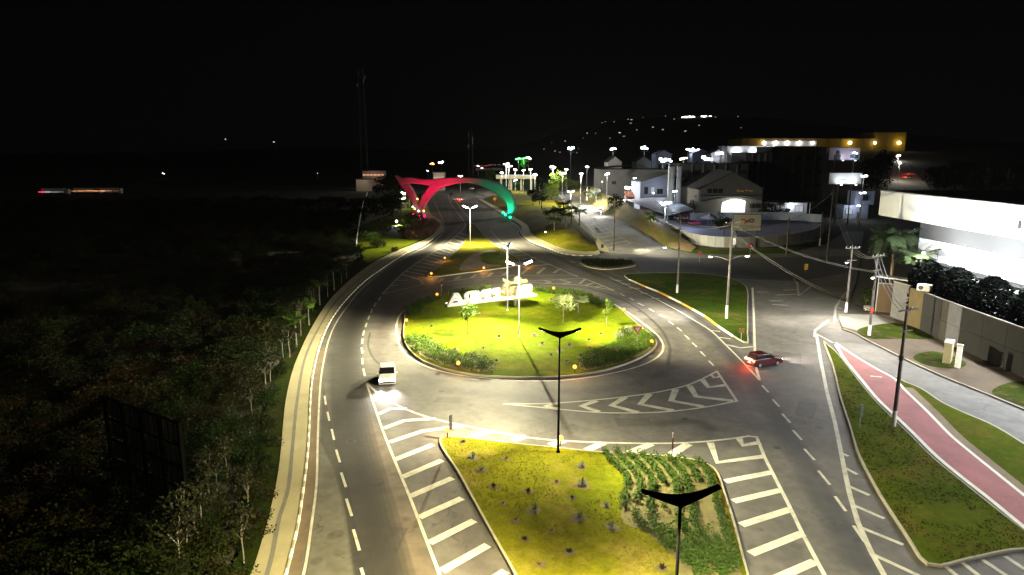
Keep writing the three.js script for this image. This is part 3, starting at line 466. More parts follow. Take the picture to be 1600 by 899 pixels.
function palm(name, base, label, { h = 4, tr = 0.14, nf = 14, len = 2, droop = 0.9, leafl = 0.45, mat = M.leafMid, bark = M.bark, seed = 1, group, lean = 0.1, pairs = 16 } = {}) {
  const r = rng(seed), t = thing(name, base, r() * 6, label, 'palm tree', group), tg = trunkGeo(h, tr, tr * 0.7, lean, r);
  mesh('trunk', [tg.g, new THREE.CylinderGeometry(tr * 0.9, tr * 0.6, len * 0.16, 7).translate(tg.top.x, h + len * 0.06, tg.top.z)], bark, t);
  const kinds = [frondGeo(len, droop, r, leafl, pairs), frondGeo(len * 0.92, droop * 0.55, r, leafl, pairs), frondGeo(len * 0.85, droop * 0.15, r, leafl, pairs)].map((g) => metre(join(g)));
  for (let i = 0; i < nf; i++) { const f = shared('frond', kinds[i % 3], mat, t, tg.top.x, h + len * 0.1, tg.top.z, i * 2.399 + r() * 0.4); f.rotation.z = (r() - 0.5) * 0.3; }
  return t;
}
function bush(name, base, label, { rx = 1, ry = 0.8, n = 500, s = 0.16, mat = M.leafMid, seed = 1, group, cat = 'bush', lobes = 6 } = {}) {
  const r = rng(seed), o = [], t = thing(name, base, 0, label, cat, group), st = [];
  for (let i = 0; i < lobes; i++) { const a = i * 2.4 + r(), k = i ? rx * 0.55 * Math.sqrt(r()) : 0, y = ry * (0.5 + 0.35 * r()); clump(o, Math.cos(a) * k, y, Math.sin(a) * k, rx * 0.5, ry * 0.45, n / lobes, s, r); st.push(bar3(V(0, -0.05, 0), V(Math.cos(a) * k, y, Math.sin(a) * k), 0.03, 5)); }
  mesh('stem', st, M.bark, t); mesh('foliage', tris(o), mat, t); return t;
}
function bed(name, poly, label, { hgt = 0.5, gap = 0.5, n = 34, s = 0.2, mat = M.leafMid, seed = 3, cat = 'shrub bed', thin = 0.1, ground: gr } = {}) {
  const r = rng(seed), o = [], c = poly.reduce((a, p) => a.add(p), V(0, 0, 0)).divideScalar(poly.length); const t = thing(name, V(c.x, 0, c.z), 0, label, cat);
  const xs = poly.map((p) => p.x), zs = poly.map((p) => p.z), x0 = Math.min(...xs), x1 = Math.max(...xs), z0 = Math.min(...zs), z1 = Math.max(...zs);
  for (let x = x0; x < x1; x += gap) for (let z = z0; z < z1; z += gap) {
    const p = V(x + (r() - 0.5) * gap, 0, z + (r() - 0.5) * gap); if (!inside(p, poly) || n1(p.x * 0.021 + 3, p.z * 0.021) < 0.36 + thin) continue;
    const k = 0.55 + 0.9 * n2(p.x * 0.02, p.z * 0.02); clump(o, p.x - c.x, 0.16 + hgt * k * 0.5, p.z - c.z, gap * 0.62, hgt * k * 0.5, n, s, r);
  }
  mesh('foliage', tris(o), mat, t);
  if (gr) mesh('bed_soil', sheet(poly.map((p) => V(p.x - c.x, 0, p.z - c.z)), gr), M.dirt, t);
  return t;
}
// shrub beds on the roundabout
M.rowSoil = speckled([0.11, 0.095, 0.03], 0.5, 5, 1, 256, 0.04); M.leafBed = leaf([0.06, 0.11, 0.006]);
bed('shrub_bed', smooth(P([634, 531, 652, 529, 672, 533, 690, 547, 712, 560, 745, 563, 770, 570, 768, 583, 735, 582, 700, 575, 668, 563, 648, 550]), 1, true), 'leafy green shrub bed along the left front edge of the roundabout', { hgt: 0.8, mat: M.leafBed, seed: 5, thin: -0.08, ground: 0.186 });
bed('shrub_bed', smooth(P([912, 581, 905, 570, 925, 556, 950, 545, 975, 532, 1000, 521, 1016, 527, 1021, 540, 1006, 555, 976, 568, 940, 577]), 1, true), 'leafy green shrub bed along the right front edge of the roundabout', { hgt: 0.8, mat: M.leafBed, seed: 6, thin: -0.1, ground: 0.187 });
bed('hedge', smooth(P([636, 494, 640, 484, 660, 474, 684, 466.5, 692, 468, 672, 477, 658, 488, 655, 495]), 0.8, true), 'clipped green hedge strip at the back left edge of the roundabout', { hgt: 0.9, mat: M.leafMid, seed: 7, thin: -0.2, cat: 'hedge' });
bed('hedge', smooth(P([692, 465, 720, 458, 765, 452.5, 766, 455, 722, 461, 698, 468]), 0.6, true), 'low hedge behind the white letter sign', { hgt: 0.8, mat: M.leafLit, seed: 8, thin: -0.2, cat: 'hedge' });
bed('hedge', smooth(P([838, 453, 880, 455, 905, 459, 940, 472, 962, 483, 955, 486, 925, 476, 895, 465, 838, 457]), 0.6, true), 'low loose hedge along the back right edge of the roundabout', { hgt: 0.6, mat: M.leafMid, seed: 9, thin: -0.05, cat: 'hedge' });
bed('hedge', smooth(P([909, 411, 925, 409, 958, 410, 988, 412, 990, 415, 945, 420.5, 922, 418]), 0.6, true), 'low dark hedge on the small kerbed islet', { hgt: 0.9, mat: M.leafDark, seed: 10, thin: -0.2, cat: 'hedge' });
// rows of shrubs on the near island
{
  const left = smooth(P([940, 707, 954, 726, 978, 752, 972, 790, 975, 822, 1002, 833, 1032, 856, 1056, 878, 1060, 940]), 0.4), right = smooth(P([1085, 724, 1106, 735, 1116, 752, 1124, 780, 1134, 810, 1142, 840, 1150, 870, 1158, 900, 1172, 960]), 0.4);
  const poly = [...left, ...right.slice().reverse()];
  structure(mesh('planting_soil', sheet(poly, 0.186), M.rowSoil), 'sandy soil under the shrub rows of the near island');
  const L = new THREE.CatmullRomCurve3(left), Q = new THREE.CatmullRomCurve3(right);
  for (let k = 0; k < 8; k++) {
    const r = rng(400 + k), o = []; let c0 = null;
    for (let i = 0; i < 80; i++) {
      const t = i / 79, p = L.getPoint(t).lerp(Q.getPoint(t), (k + 0.12) / 7.5); if (!c0) c0 = p.clone();
      if (n1(p.x * 0.05 + 0.3 * k, p.z * 0.04) < 0.44 + 0.16 * sstep(0.5, 1, t) || !inside(p, poly)) continue;
      clump(o, p.x - c0.x + (r() - 0.5) * 0.16, 0.38 + 0.1 * r(), p.z - c0.z + (r() - 0.5) * 0.2, 0.2 + 0.09 * r(), 0.32, 32, 0.17, r);
    }
    const t = thing('shrub_row', V(c0.x, 0, c0.z), 0, 'row of low green shrubs planted in sandy soil on the near island', 'shrub row', 'shrub rows of the near island');
    mesh('foliage', tris(o), M.leafMid, t);
  }
}
// rosette plants, each in its worn planting hole
function rosette(label, cat, seed, mat, rad, nl) {
  const r = rng(seed), t = thing('rosette_plant', V(0, 0, 0), 0, label, cat), o = [];
  for (let i = 0; i < nl; i++) { const a = i * 2.399, e = 0.35 + 0.9 * r(), L = rad * (0.7 + 0.5 * r()), c = Math.cos(a), s = Math.sin(a), w = 0.055; const ex = Math.cos(e), ey = Math.sin(e); o.push(0, 0.03, 0, c * L * 0.5 * ex - s * w, ey * L * 0.5, s * L * 0.5 * ex + c * w, c * L * ex, ey * L, s * L * ex, 0, 0.03, 0, c * L * ex, ey * L, s * L * ex, c * L * 0.5 * ex + s * w, ey * L * 0.5, s * L * 0.5 * ex - c * w); }
  mesh('leaves', tris(o), mat, t);
  const q = []; for (let i = 0; i < 16; i++) { const a = i / 16 * 6.283, k = rad * (0.7 + 0.75 * r()); q.push(V(Math.cos(a) * k * 1.25, 0, Math.sin(a) * k)); }
  mesh('planting_hole', sheet(smooth(q, 0.15, true), 0.006), M.hole, t); return t;
}
M.leafOlive2 = leaf([0.016, 0.018, 0.005]);
const rosA = rosette('grey-green rosette plant', 'plant', 21, M.leafGrey, 0.5, 22), rosB = rosette('dark rosette plant', 'plant', 22, M.leafOlive2, 0.4, 18), rosC = rosette('small brown plant', 'plant', 23, M.leafBrown, 0.3, 12);
{
  const isl = [672, 488, 674, 511, 690, 538, 711, 547, 740, 555, 755, 545, 780, 527, 835, 524.5, 847, 538, 861, 556, 776, 565, 874, 549, 890, 541, 907, 558, 885, 566, 922, 545, 920, 532, 939, 523, 860, 469, 871, 461];
  const near = [724, 692, 739, 715, 791, 718, 752, 736, 909, 730, 870, 754, 910, 758, 894, 779, 825, 769, 786, 788, 835, 798, 947, 791, 905, 811, 805, 814, 862, 830, 956, 825, 820, 844, 890, 864, 844, 883, 1035, 889, 771, 761];
  const kinds = [rosA, rosB, rosC], used = [0, 0, 0];
  const put = (a, lab, grp, seed) => { const r = rng(seed); for (let i = 0; i < a.length; i += 2) { const k = lab ? (r() < 0.35 ? 0 : r() < 0.35 ? 1 : 2) : (r() < 0.6 ? 0 : 1), p = G(a[i], a[i + 1], 0.18), src = kinds[k]; const o = used[k]++ ? copy(src, p, r() * 6, undefined, undefined, 0.7 + 0.4 * r()) : (src.position.copy(p), src);
    o.userData.label = (k === 0 ? 'grey-green rosette plant' : k === 1 ? 'dark spiky rosette plant' : 'small brown withered plant') + (lab ? ' in a bare planting hole on the near island' : ' scattered on the bright lawn of the roundabout'); o.userData.group = (k === 0 ? 'grey-green' : k === 1 ? 'dark' : 'withered') + (lab ? ' plants on the near island' : ' plants on the roundabout lawn'); } };
  put(isl, 0, '', 61); put(near, 1, '', 62);
}
// trees on the roundabout
broadTree('young_tree', G(731, 523, 0.18), 'slim young tree with sparse dark leaves at the left end of the sign', 'tree', { h: 4.6, tr: 0.07, clear: 0.5, cr: 1.2, ch: 1.1, lobes: 9, n: 34, s: 0.34, mat: M.leafMid, seed: 31 });
broadTree('young_tree', G(880, 505, 0.18), 'feathery pale young tree on the right of the roundabout lawn', 'tree', { h: 4.2, tr: 0.06, clear: 0.42, cr: 1.9, ch: 1.15, lobes: 16, n: 60, s: 0.24, mat: M.leafPale, seed: 32 });
palm('fan_palm', G(903, 489, 0.18), 'silvery low palm behind the feathery pale tree', { h: 1.9, tr: 0.16, nf: 16, len: 1.7, droop: 0.7, leafl: 0.55, mat: M.leafPale, seed: 33 });
broadTree('young_tree', G(948, 510, 0.18), 'thin wispy sapling near the right edge of the roundabout', 'tree', { h: 3.8, tr: 0.05, clear: 0.4, cr: 0.85, ch: 1.1, lobes: 9, n: 26, s: 0.22, mat: M.leafLit, seed: 34 });
palm('sign_palm', G(805, 478, 0.18), 'bright floodlit palm standing in front of the letter sign', { h: 3.1, tr: 0.2, nf: 18, len: 2.3, droop: 0.75, leafl: 0.6, mat: M.leafPale, bark: M.lime, seed: 35 });
bush('round_bush', G(968, 532, 0.18), 'leftmost of three grey round bushes on the roundabout', { rx: 0.75, ry: 1, n: 420, s: 0.17, mat: M.leafGrey, seed: 36 });
bush('round_bush', G(974, 527, 0.18), 'middle and darkest of three grey round bushes on the roundabout', { rx: 0.85, ry: 1.1, n: 420, s: 0.17, mat: M.leafDark, seed: 37 });
bush('round_bush', G(984, 522, 0.18), 'rightmost and farthest of three grey round bushes on the roundabout', { rx: 0.8, ry: 1, n: 420, s: 0.17, mat: M.leafGrey, seed: 38 });
bed('ground_cover', smooth(P([758, 398, 785, 396, 796, 404, 792, 413, 765, 412, 752, 405]), 0.8, true), 'low green ground cover in the middle of the upper wedge island', { hgt: 0.3, mat: M.leafLit, seed: 39, thin: 0.05, cat: 'ground cover' });
structure(mesh('bare_soil', sheet(smooth(P([718, 421, 728, 407, 744, 397, 766, 391.5, 776, 395, 757, 401, 752, 408.5, 766, 415, 784, 416, 750, 422, 722, 425]), 0.8, true), 0.192), M.dirt), 'bare brown soil patch in the upper wedge island');
// young trees and palms with limed trunks beside the left pavement
{
  const tr = [533.5, 443.6, 542, 435.6, 512, 465, 508.5, 449, 488.4, 490, 470, 525, 452.5, 559, 442, 561, 422.6, 600, 416, 612, 394, 654, 355, 750, 340, 779, 389, 805, 328, 790, 315, 822, 306, 847, 294, 869, 283, 896, 381, 881, 181, 796, 207, 801], pm = [522, 454, 499.6, 477.4, 482.7, 508.5, 463, 542];
  const r = rng(77), protos = [];
  for (let i = 0; i < tr.length; i += 2) { const p = G(tr[i], tr[i + 1], 0.08), lab = 'young brownish tree with a limed trunk beside the left pavement', grp = 'young trees with limed trunks along the left pavement';
    if (i < 6) protos.push(broadTree('roadside_sapling', p, lab, 'young tree', { h: 4.2 + 0.4 * (i / 2), tr: 0.06, clear: 0.5, cr: 1.15, ch: 1.0, lobes: 10, n: 26, s: 0.3, mat: M.leafOlive2, bark: M.limeDull, seed: 80 + i, group: grp }));
    else copy(protos[(i / 2) % 3], p, r() * 6, undefined, undefined, 0.8 + 0.35 * r()); }
  let pp; for (let i = 0; i < pm.length; i += 2) { const p = G(pm[i], pm[i + 1], 0.08); if (!pp) pp = palm('roadside_palm', p, 'small green palm with a limed trunk beside the left pavement', { h: 3.2, tr: 0.11, nf: 12, len: 1.6, droop: 1, leafl: 0.4, mat: M.leafMid, bark: M.limeDull, seed: 90, group: 'small palms along the left pavement', pairs: 12 }); else copy(pp, p, r() * 6, undefined, undefined, 0.9 + 0.25 * r()); }
}
// the rough land on the left: uncountable scrub
{
  const o = [], r = rng(200); clump(o, 0, 0.5, 0, 0.9, 0.6, 90, 0.24, r); clump(o, 0.7, 0.9, 0.3, 0.6, 0.6, 50, 0.22, r); clump(o, -0.6, 0.3, -0.5, 0.7, 0.4, 40, 0.24, r);
  const outer = [...smooth(P([225, 1100, 310, 970, 352, 890, 388, 776, 398, 710, 402, 660, 414, 610, 430, 570, 452, 525, 480, 480, 505, 452, 535, 425, 562, 400, 552, 375, 560, 350, 580, 328, 595, 300]), 3)].map((p) => [p.z, p.x]);
  const edge = (z) => { let b = outer[0]; for (const q of outer) if (Math.abs(q[0] - z) < Math.abs(b[0] - z)) b = q; return b[1]; };
  const rot = new THREE.Quaternion(), eul = new THREE.Euler(), N = 26000, m = new THREE.InstancedMesh(metre(join(tris(o))), M.leafOlive, N), mm = new THREE.Matrix4(), c = new THREE.Color(); let k = 0;
  for (let i = 0; i < 6000 && k < N - 20; i++) {                       // mounds of bushes, each of one tone
    const d = 18 + 330 * Math.pow(r(), 1.5), z = -d, e = edge(z), x = e + 1.3 - Math.pow(r(), 1.6) * (32 + d * 0.55), g = n1(x * 0.006 + 5, z * 0.006 + 3), near = e - x < 2, R0 = near ? 0.7 : 0.9 + 2.4 * r() * r() * (0.4 + g), tone = r(), b = n2(x * 0.013, z * 0.013);
    if (g < 0.36 && r() < 0.6) continue;
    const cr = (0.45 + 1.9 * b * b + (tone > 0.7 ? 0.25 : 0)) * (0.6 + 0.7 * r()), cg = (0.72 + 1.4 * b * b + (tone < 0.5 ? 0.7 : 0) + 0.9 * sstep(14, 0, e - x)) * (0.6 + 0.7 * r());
    for (let j = 0, nj = near ? 2 : 4 + Math.floor(R0 * 3.2); j < nj && k < N; j++) {
      const a = r() * 6.283, q = Math.sqrt(r()), px = x + Math.cos(a) * q * R0, pz = z + Math.sin(a) * q * R0, s = (0.45 + 0.5 * r()) * (0.6 + 0.3 * R0);
      if (px > edge(pz) + 1.4) continue;
      rot.setFromEuler(eul.set((r() - 0.5) * 0.7, r() * 6.283, (r() - 0.5) * 0.7)); mm.compose(V(px, -0.15 + R0 * 0.62 * Math.sqrt(Math.max(0, 1 - q * q)), pz), rot, V(s, s * 0.9, s)); m.setMatrixAt(k, mm);
      const v = 0.8 + 0.4 * r(); c.setRGB(cr * v, cg * v, 0.7 * v); m.setColorAt(k++, c);
    }
  }
  m.count = k; m.name = 'scrub'; m.castShadow = m.receiveShadow = true; scene.add(m); stuff(m, 'dark brownish scrub covering the rough land left of the road');
}
// grass tufts break up the flat turf
{
  const o = [], r = rng(300); for (let i = 0; i < 9; i++) { const a = r() * 6.283, L = 0.1 + 0.12 * r(), x = (r() - 0.5) * 0.25, z = (r() - 0.5) * 0.25, w = 0.018; o.push(x - w * Math.sin(a), 0, z + w * Math.cos(a), x + w * Math.sin(a), 0, z - w * Math.cos(a), x + Math.cos(a) * L * 0.6, L, z + Math.sin(a) * L * 0.6); }
  const geo = metre(join(tris(o))); const leafG = leaf([0.12, 0.15, 0.014]);
  const sow = (poly, n, y, label, mat) => { const xs = poly.map((p) => p.x), zs = poly.map((p) => p.z), x0 = Math.min(...xs), x1 = Math.max(...xs), z0 = Math.max(-140, Math.min(...zs)), z1 = Math.min(-28, Math.max(...zs)), m = new THREE.InstancedMesh(geo, mat, n), mm = new THREE.Matrix4(), q = new THREE.Quaternion(), c = new THREE.Color(); let k = 0;
    for (let i = 0; i < n * 4 && k < n; i++) { const p = V(x0 + (x1 - x0) * r(), y, z0 + (z1 - z0) * r()); if (!inside(p, poly) || n2(p.x * 0.03, p.z * 0.03) < 0.38) continue; q.setFromAxisAngle(V(0, 1, 0), r() * 6.3); const s = 0.4 + 0.5 * r(); mm.compose(p, q, V(s, s * 0.6, s)); m.setMatrixAt(k, mm); const t = 0.6 + 0.8 * n1(p.x * 0.02, p.z * 0.02); c.setRGB(t * 1.15, t, t); m.setColorAt(k++, c); }
    m.count = k; m.name = numbered('grass'); m.castShadow = m.receiveShadow = true; scene.add(m); stuff(m, label); };
  sow(islands.near_island, 5000, 0.17, 'short tufts of grass on the near island', leafG);
  sow(islands.roundabout_island, 5000, 0.17, 'short tufts of grass on the roundabout lawn', leafG);
  sow(islands.verge, 3000, 0.13, 'short tufts of grass on the verge by the cycle path', leaf([0.03, 0.04, 0.003]));
  sow(islands.triangle_island, 3000, 0.15, 'short tufts of grass on the triangular verge', M.leafMid);
}
// bend left of the arch
bed('red_bush', smooth(P([636, 368, 645, 358, 660, 351, 674, 351, 684, 354, 680, 362, 668, 371, 650, 376, 638, 375]), 1, true), 'reddish-brown shrub mass on the bend left of the road', { hgt: 2.2, gap: 1.1, n: 46, s: 0.45, mat: M.leafRed, seed: 41, thin: -0.3, cat: 'shrub mass' });
bush('dark_bush', G(589, 388), 'dark low bush on the lit lawn left of the bend', { rx: 2.4, ry: 2, n: 700, s: 0.4, mat: M.leafDark, seed: 42 });
bush('dark_bush', G(617, 394), 'small dark bush near the pavement on the bend', { rx: 1.1, ry: 1, n: 300, s: 0.3, mat: M.leafDark, seed: 43 });
bush('light_bush', G(604, 364), 'light green bush left of the post lamp on the bend', { rx: 3, ry: 2.2, n: 900, s: 0.4, mat: M.leafLit, seed: 44 });
bush('light_bush', G(637, 356), 'tall light green bush between post lamp and reddish shrubs', { rx: 3, ry: 3.6, n: 1200, s: 0.42, mat: M.leafLit, seed: 45 });
bush('light_bush', G(643, 345), 'green bush in front of the red arch foot', { rx: 2.4, ry: 2.2, n: 700, s: 0.42, mat: M.leafMid, seed: 46 });
bush('lit_bush', G(655, 347), 'lit green bush against the pavement below the arch legs', { rx: 2, ry: 2, n: 700, s: 0.4, mat: M.leafLit, seed: 248 }); bush('lit_bush', G(628, 366), 'round lit bush between post lamp and reddish shrubs', { rx: 2.4, ry: 2.2, n: 800, s: 0.4, mat: M.leafLit, seed: 249 }); bush('lit_bush', G(577, 378), 'broad lit bush at the left edge of the lit lawn', { rx: 3.2, ry: 2.4, n: 900, s: 0.42, mat: M.leafMid, seed: 250 }); bush('lit_bush', G(640, 326), 'lit bush left of the arch legs, beside the yellowish lamps', { rx: 3, ry: 3, n: 900, s: 0.45, mat: M.leafLit, seed: 251 });
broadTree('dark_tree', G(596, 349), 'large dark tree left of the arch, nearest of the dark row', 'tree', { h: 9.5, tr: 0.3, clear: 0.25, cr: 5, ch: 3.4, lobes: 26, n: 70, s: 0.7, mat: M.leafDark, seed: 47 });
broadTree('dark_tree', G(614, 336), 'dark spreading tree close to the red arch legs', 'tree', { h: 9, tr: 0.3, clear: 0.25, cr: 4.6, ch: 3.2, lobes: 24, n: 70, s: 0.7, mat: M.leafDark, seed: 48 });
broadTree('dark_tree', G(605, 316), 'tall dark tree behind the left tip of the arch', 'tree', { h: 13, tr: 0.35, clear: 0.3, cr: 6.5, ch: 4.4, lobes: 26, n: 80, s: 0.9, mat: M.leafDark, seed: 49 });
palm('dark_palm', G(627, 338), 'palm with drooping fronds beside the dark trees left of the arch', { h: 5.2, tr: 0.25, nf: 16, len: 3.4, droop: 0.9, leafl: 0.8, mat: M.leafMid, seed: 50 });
// mound right of the arch
{
  const sp2 = [[846, 330, 6.2], [860, 352, 4], [872, 350, 4.4], [884, 357, 4], [893, 348, 4.6], [880, 341, 5], [905, 352, 4.2], [866, 362, 3.4]]; let p0;
  sp2.forEach(([x, y, h], i) => { const p = G(x, y, 1.2); if (!p0) p0 = palm('mound_palm', p, 'date palm with arching fronds in the cluster right of the arch', { h: 4.2, tr: 0.26, nf: 16, len: 3.6, droop: 0.85, leafl: 0.7, mat: M.leafMid, seed: 51, group: 'date palms clustered on the mound right of the arch', pairs: 14 }); else copy(p0, p, i * 1.3, undefined, undefined, h / 4.6); });
}
broadTree('columnar_tree', G(843, 322, 1), 'tall dark upright tree on the mound right of the arch', 'tree', { h: 14, tr: 0.3, clear: 0.2, cr: 2.5, ch: 5.2, lobes: 22, n: 70, s: 0.7, mat: M.leafDark, seed: 52 });
broadTree('dark_tree', G(833, 323, 1), 'shorter dark tree left of the upright tree on the mound', 'tree', { h: 7.5, tr: 0.25, clear: 0.25, cr: 2.6, ch: 2.6, lobes: 16, n: 70, s: 0.6, mat: M.leafDark, seed: 53 });
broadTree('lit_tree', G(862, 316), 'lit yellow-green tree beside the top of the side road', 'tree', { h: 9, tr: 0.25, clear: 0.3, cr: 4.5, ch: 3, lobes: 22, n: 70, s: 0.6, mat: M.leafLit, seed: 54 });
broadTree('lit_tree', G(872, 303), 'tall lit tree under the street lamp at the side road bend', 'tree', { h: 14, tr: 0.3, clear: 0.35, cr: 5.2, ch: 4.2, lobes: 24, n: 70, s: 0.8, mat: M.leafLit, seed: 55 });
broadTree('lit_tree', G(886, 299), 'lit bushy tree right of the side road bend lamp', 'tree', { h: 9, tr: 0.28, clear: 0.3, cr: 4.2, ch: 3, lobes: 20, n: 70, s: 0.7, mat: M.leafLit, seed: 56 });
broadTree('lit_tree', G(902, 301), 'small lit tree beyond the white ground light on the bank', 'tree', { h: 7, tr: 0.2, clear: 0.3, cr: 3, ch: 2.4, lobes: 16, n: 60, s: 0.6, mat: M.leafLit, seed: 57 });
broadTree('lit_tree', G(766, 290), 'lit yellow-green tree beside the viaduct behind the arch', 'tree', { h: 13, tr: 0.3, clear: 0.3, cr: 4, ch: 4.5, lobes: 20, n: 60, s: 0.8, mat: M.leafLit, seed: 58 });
broadTree('street_tree', G(917, 313, 2.5), 'pale-trunked street tree on top of the earth bank', 'tree', { h: 7, tr: 0.2, clear: 0.35, cr: 3, ch: 2.2, lobes: 18, n: 60, s: 0.5, mat: M.leafOlive, bark: M.lime, seed: 59 });
broadTree('street_tree', G(930, 316, 3.5), 'pale-barked street tree right of the first on the earth bank', 'tree', { h: 6.4, tr: 0.2, clear: 0.35, cr: 3.2, ch: 2.1, lobes: 18, n: 60, s: 0.5, mat: M.leafPale, bark: M.lime, seed: 60 });
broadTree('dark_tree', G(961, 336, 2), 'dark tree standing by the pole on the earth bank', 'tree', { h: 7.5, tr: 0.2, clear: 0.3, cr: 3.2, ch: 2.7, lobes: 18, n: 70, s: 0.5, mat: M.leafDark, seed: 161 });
broadTree('lit_sapling', G(1015, 357, 1.2), 'small lit sapling at the corner of the metal fence', 'tree', { h: 5.2, tr: 0.1, clear: 0.4, cr: 1.6, ch: 1.5, lobes: 12, n: 50, s: 0.4, mat: M.leafLit, bark: M.lime, seed: 162 });
broadTree('yard_tree', G(1131, 366), 'dark tree inside the fenced yard, left of the logo billboard', 'tree', { h: 6.5, tr: 0.2, clear: 0.2, cr: 3.2, ch: 2.7, lobes: 20, n: 70, s: 0.5, mat: M.leafDark, seed: 163 });
broadTree('yard_tree', G(1276, 343), 'small dark tree at the far right corner of the fenced yard', 'tree', { h: 5.5, tr: 0.15, clear: 0.2, cr: 1.8, ch: 2.2, lobes: 14, n: 60, s: 0.45, mat: M.leafDark, seed: 164 });
broadTree('dark_tree', G(1062, 318), 'dark drooping tree in front of the pale silos', 'tree', { h: 15, tr: 0.3, clear: 0.5, cr: 3.2, ch: 3.6, lobes: 18, n: 60, s: 0.8, mat: M.leafDark, seed: 165 });
{
  let k = 0; for (const [x, y, h, r0] of [[1218, 336, 5.5, 3.4], [1236, 334, 6.5, 3.8], [1200, 337, 5, 3], [1300, 330, 8, 3.6], [1090, 334, 8, 3]]) broadTree('garden_tree', G(x, y), 'dark garden tree in front of the lit houses behind the yard', 'tree', { h, tr: 0.2, clear: 0.15, cr: r0, ch: h * 0.38, lobes: 16, n: 60, s: 0.6, mat: M.leafDark, seed: 170 + k++, group: 'dark garden trees behind the fenced yard' });
}
broadTree('big_dark_tree', T(1366, 302), 'very large dark tree left of the climbing road', 'tree', { h: 25, tr: 0.6, clear: 0.1, cr: 9, ch: 10.5, lobes: 46, n: 90, s: 1.3, mat: M.leafDark, seed: 181 });
{
  const spots = [[1462, 296, 13], [1474, 300, 15], [1490, 300, 18], [1512, 300, 20], [1540, 305, 20], [1572, 310, 22]];
  spots.forEach(([x, y, h], i) => { const p = T(x, y); broadTree('hill_tree', p, 'dark tree in the black belt right of the climbing road', 'tree', { h, tr: 0.5, clear: 0.1, cr: 7, ch: h * 0.42, lobes: 22, n: 60, s: 1.3, mat: M.leafDark, seed: 190 + i, group: 'dark trees right of the climbing road' }); });
}
M.leafPalm = new THREE.MeshPhysicalMaterial({ roughness: 0.7, specularIntensity: 0.3, side: THREE.DoubleSide }); M.leafPalm.color.setRGB(0.017, 0.027, 0.01);
// right: tall palms and small plants by the wall
palm('tall_palm', G(1386, 486), 'tall palm with a broad green crown by the wall end', { h: 11.2, tr: 0.28, nf: 24, len: 4.4, droop: 1.9, leafl: 0.8, mat: M.leafPalm, seed: 201, lean: 0.6, pairs: 22 });
palm('tall_palm', G(1424, 500), 'thick grey palm trunk behind the wall, crown against the building', { h: 9.2, tr: 0.42, nf: 16, len: 3.2, droop: 1.2, leafl: 0.7, mat: M.leafDark, bark: M.pole, seed: 202, lean: 0.2 });
bush('corner_bush', G(1353, 479), 'upright green bush against the brown wall panel', { rx: 0.9, ry: 2.6, n: 500, s: 0.25, mat: M.leafMid, seed: 203 });
{
  for (let i = 0; i < 5; i++) { const z = -97 + i * 9.4 - (i > 2 ? 0 : 0); }
}

// ---------- the letter sign, seen from behind ----------
{
  const A = G(697, 481), B = G(836, 463.5), L = A.distanceTo(B), turn = Math.atan2(-(A.z - B.z), A.x - B.x), t = thing('letter_sign', B, turn, 'long white letter sign with a red heart on the roundabout, seen from behind', 'letter sign');
  // local +x runs from the right end to the left end; the lettering faces the far road
  mesh('plinth', rbox(L, 0.45, 1.1, 0.04, L / 2, 0.345, 0), M.white, t);
  const parts = [['E', 0.05, 0.115], ['U', 0.135, 0.2], ['P', 0.42, 0.5], ['I', 0.515, 0.55], ['N', 0.565, 0.68], ['D', 0.695, 0.8], ['A', 0.815, 0.985]];
  const H = 1.6;
  for (const [ch, a, b] of parts) {
    const g = new TextGeometry(ch, { font, size: 1, depth: 0.6, curveSegments: 6, bevelEnabled: true, bevelSize: 0.02, bevelThickness: 0.03, bevelSegments: 1 }); g.computeBoundingBox(); const bb = g.boundingBox;
    g.translate(-bb.min.x, -bb.min.y, 0).scale((b - a) * L / (bb.max.x - bb.min.x), H / (bb.max.y - bb.min.y), 1).translate(a * L, 0.58, -0.3); mesh('letter', g, M.white, t);
  }
  const s = new THREE.Shape(); s.moveTo(0, -1); s.bezierCurveTo(-0.4, -0.55, -1.05, -0.1, -1, 0.42); s.bezierCurveTo(-0.95, 0.95, -0.25, 1, 0, 0.45); s.bezierCurveTo(0.25, 1, 0.95, 0.95, 1, 0.42); s.bezierCurveTo(1.05, -0.1, 0.4, -0.55, 0, -1);
  mesh('heart', new THREE.ExtrudeGeometry(s, { depth: 0.55, bevelEnabled: true, bevelSize: 0.04, bevelThickness: 0.04, bevelSegments: 2, curveSegments: 10 }).scale(1.2, 0.86, 1).translate(0.31 * L, 0.58 + 0.86, -0.28), std([0.6, 0.08, 0.05], 0.5), t).userData.label = 'red heart';
  for (let i = 0; i < 6; i++) { const x = L * (0.06 + 0.175 * i); mesh('uplight', rbox(0.45, 0.2, 0.2, 0.03, x, 0.28, 1.7), glow([1, 0.98, 0.9], 14), t); spot(t, x, 0.45, 1.75, x, 1.7, 0, 320, [1, 0.98, 0.9], 1.0, 1, 6); }
}
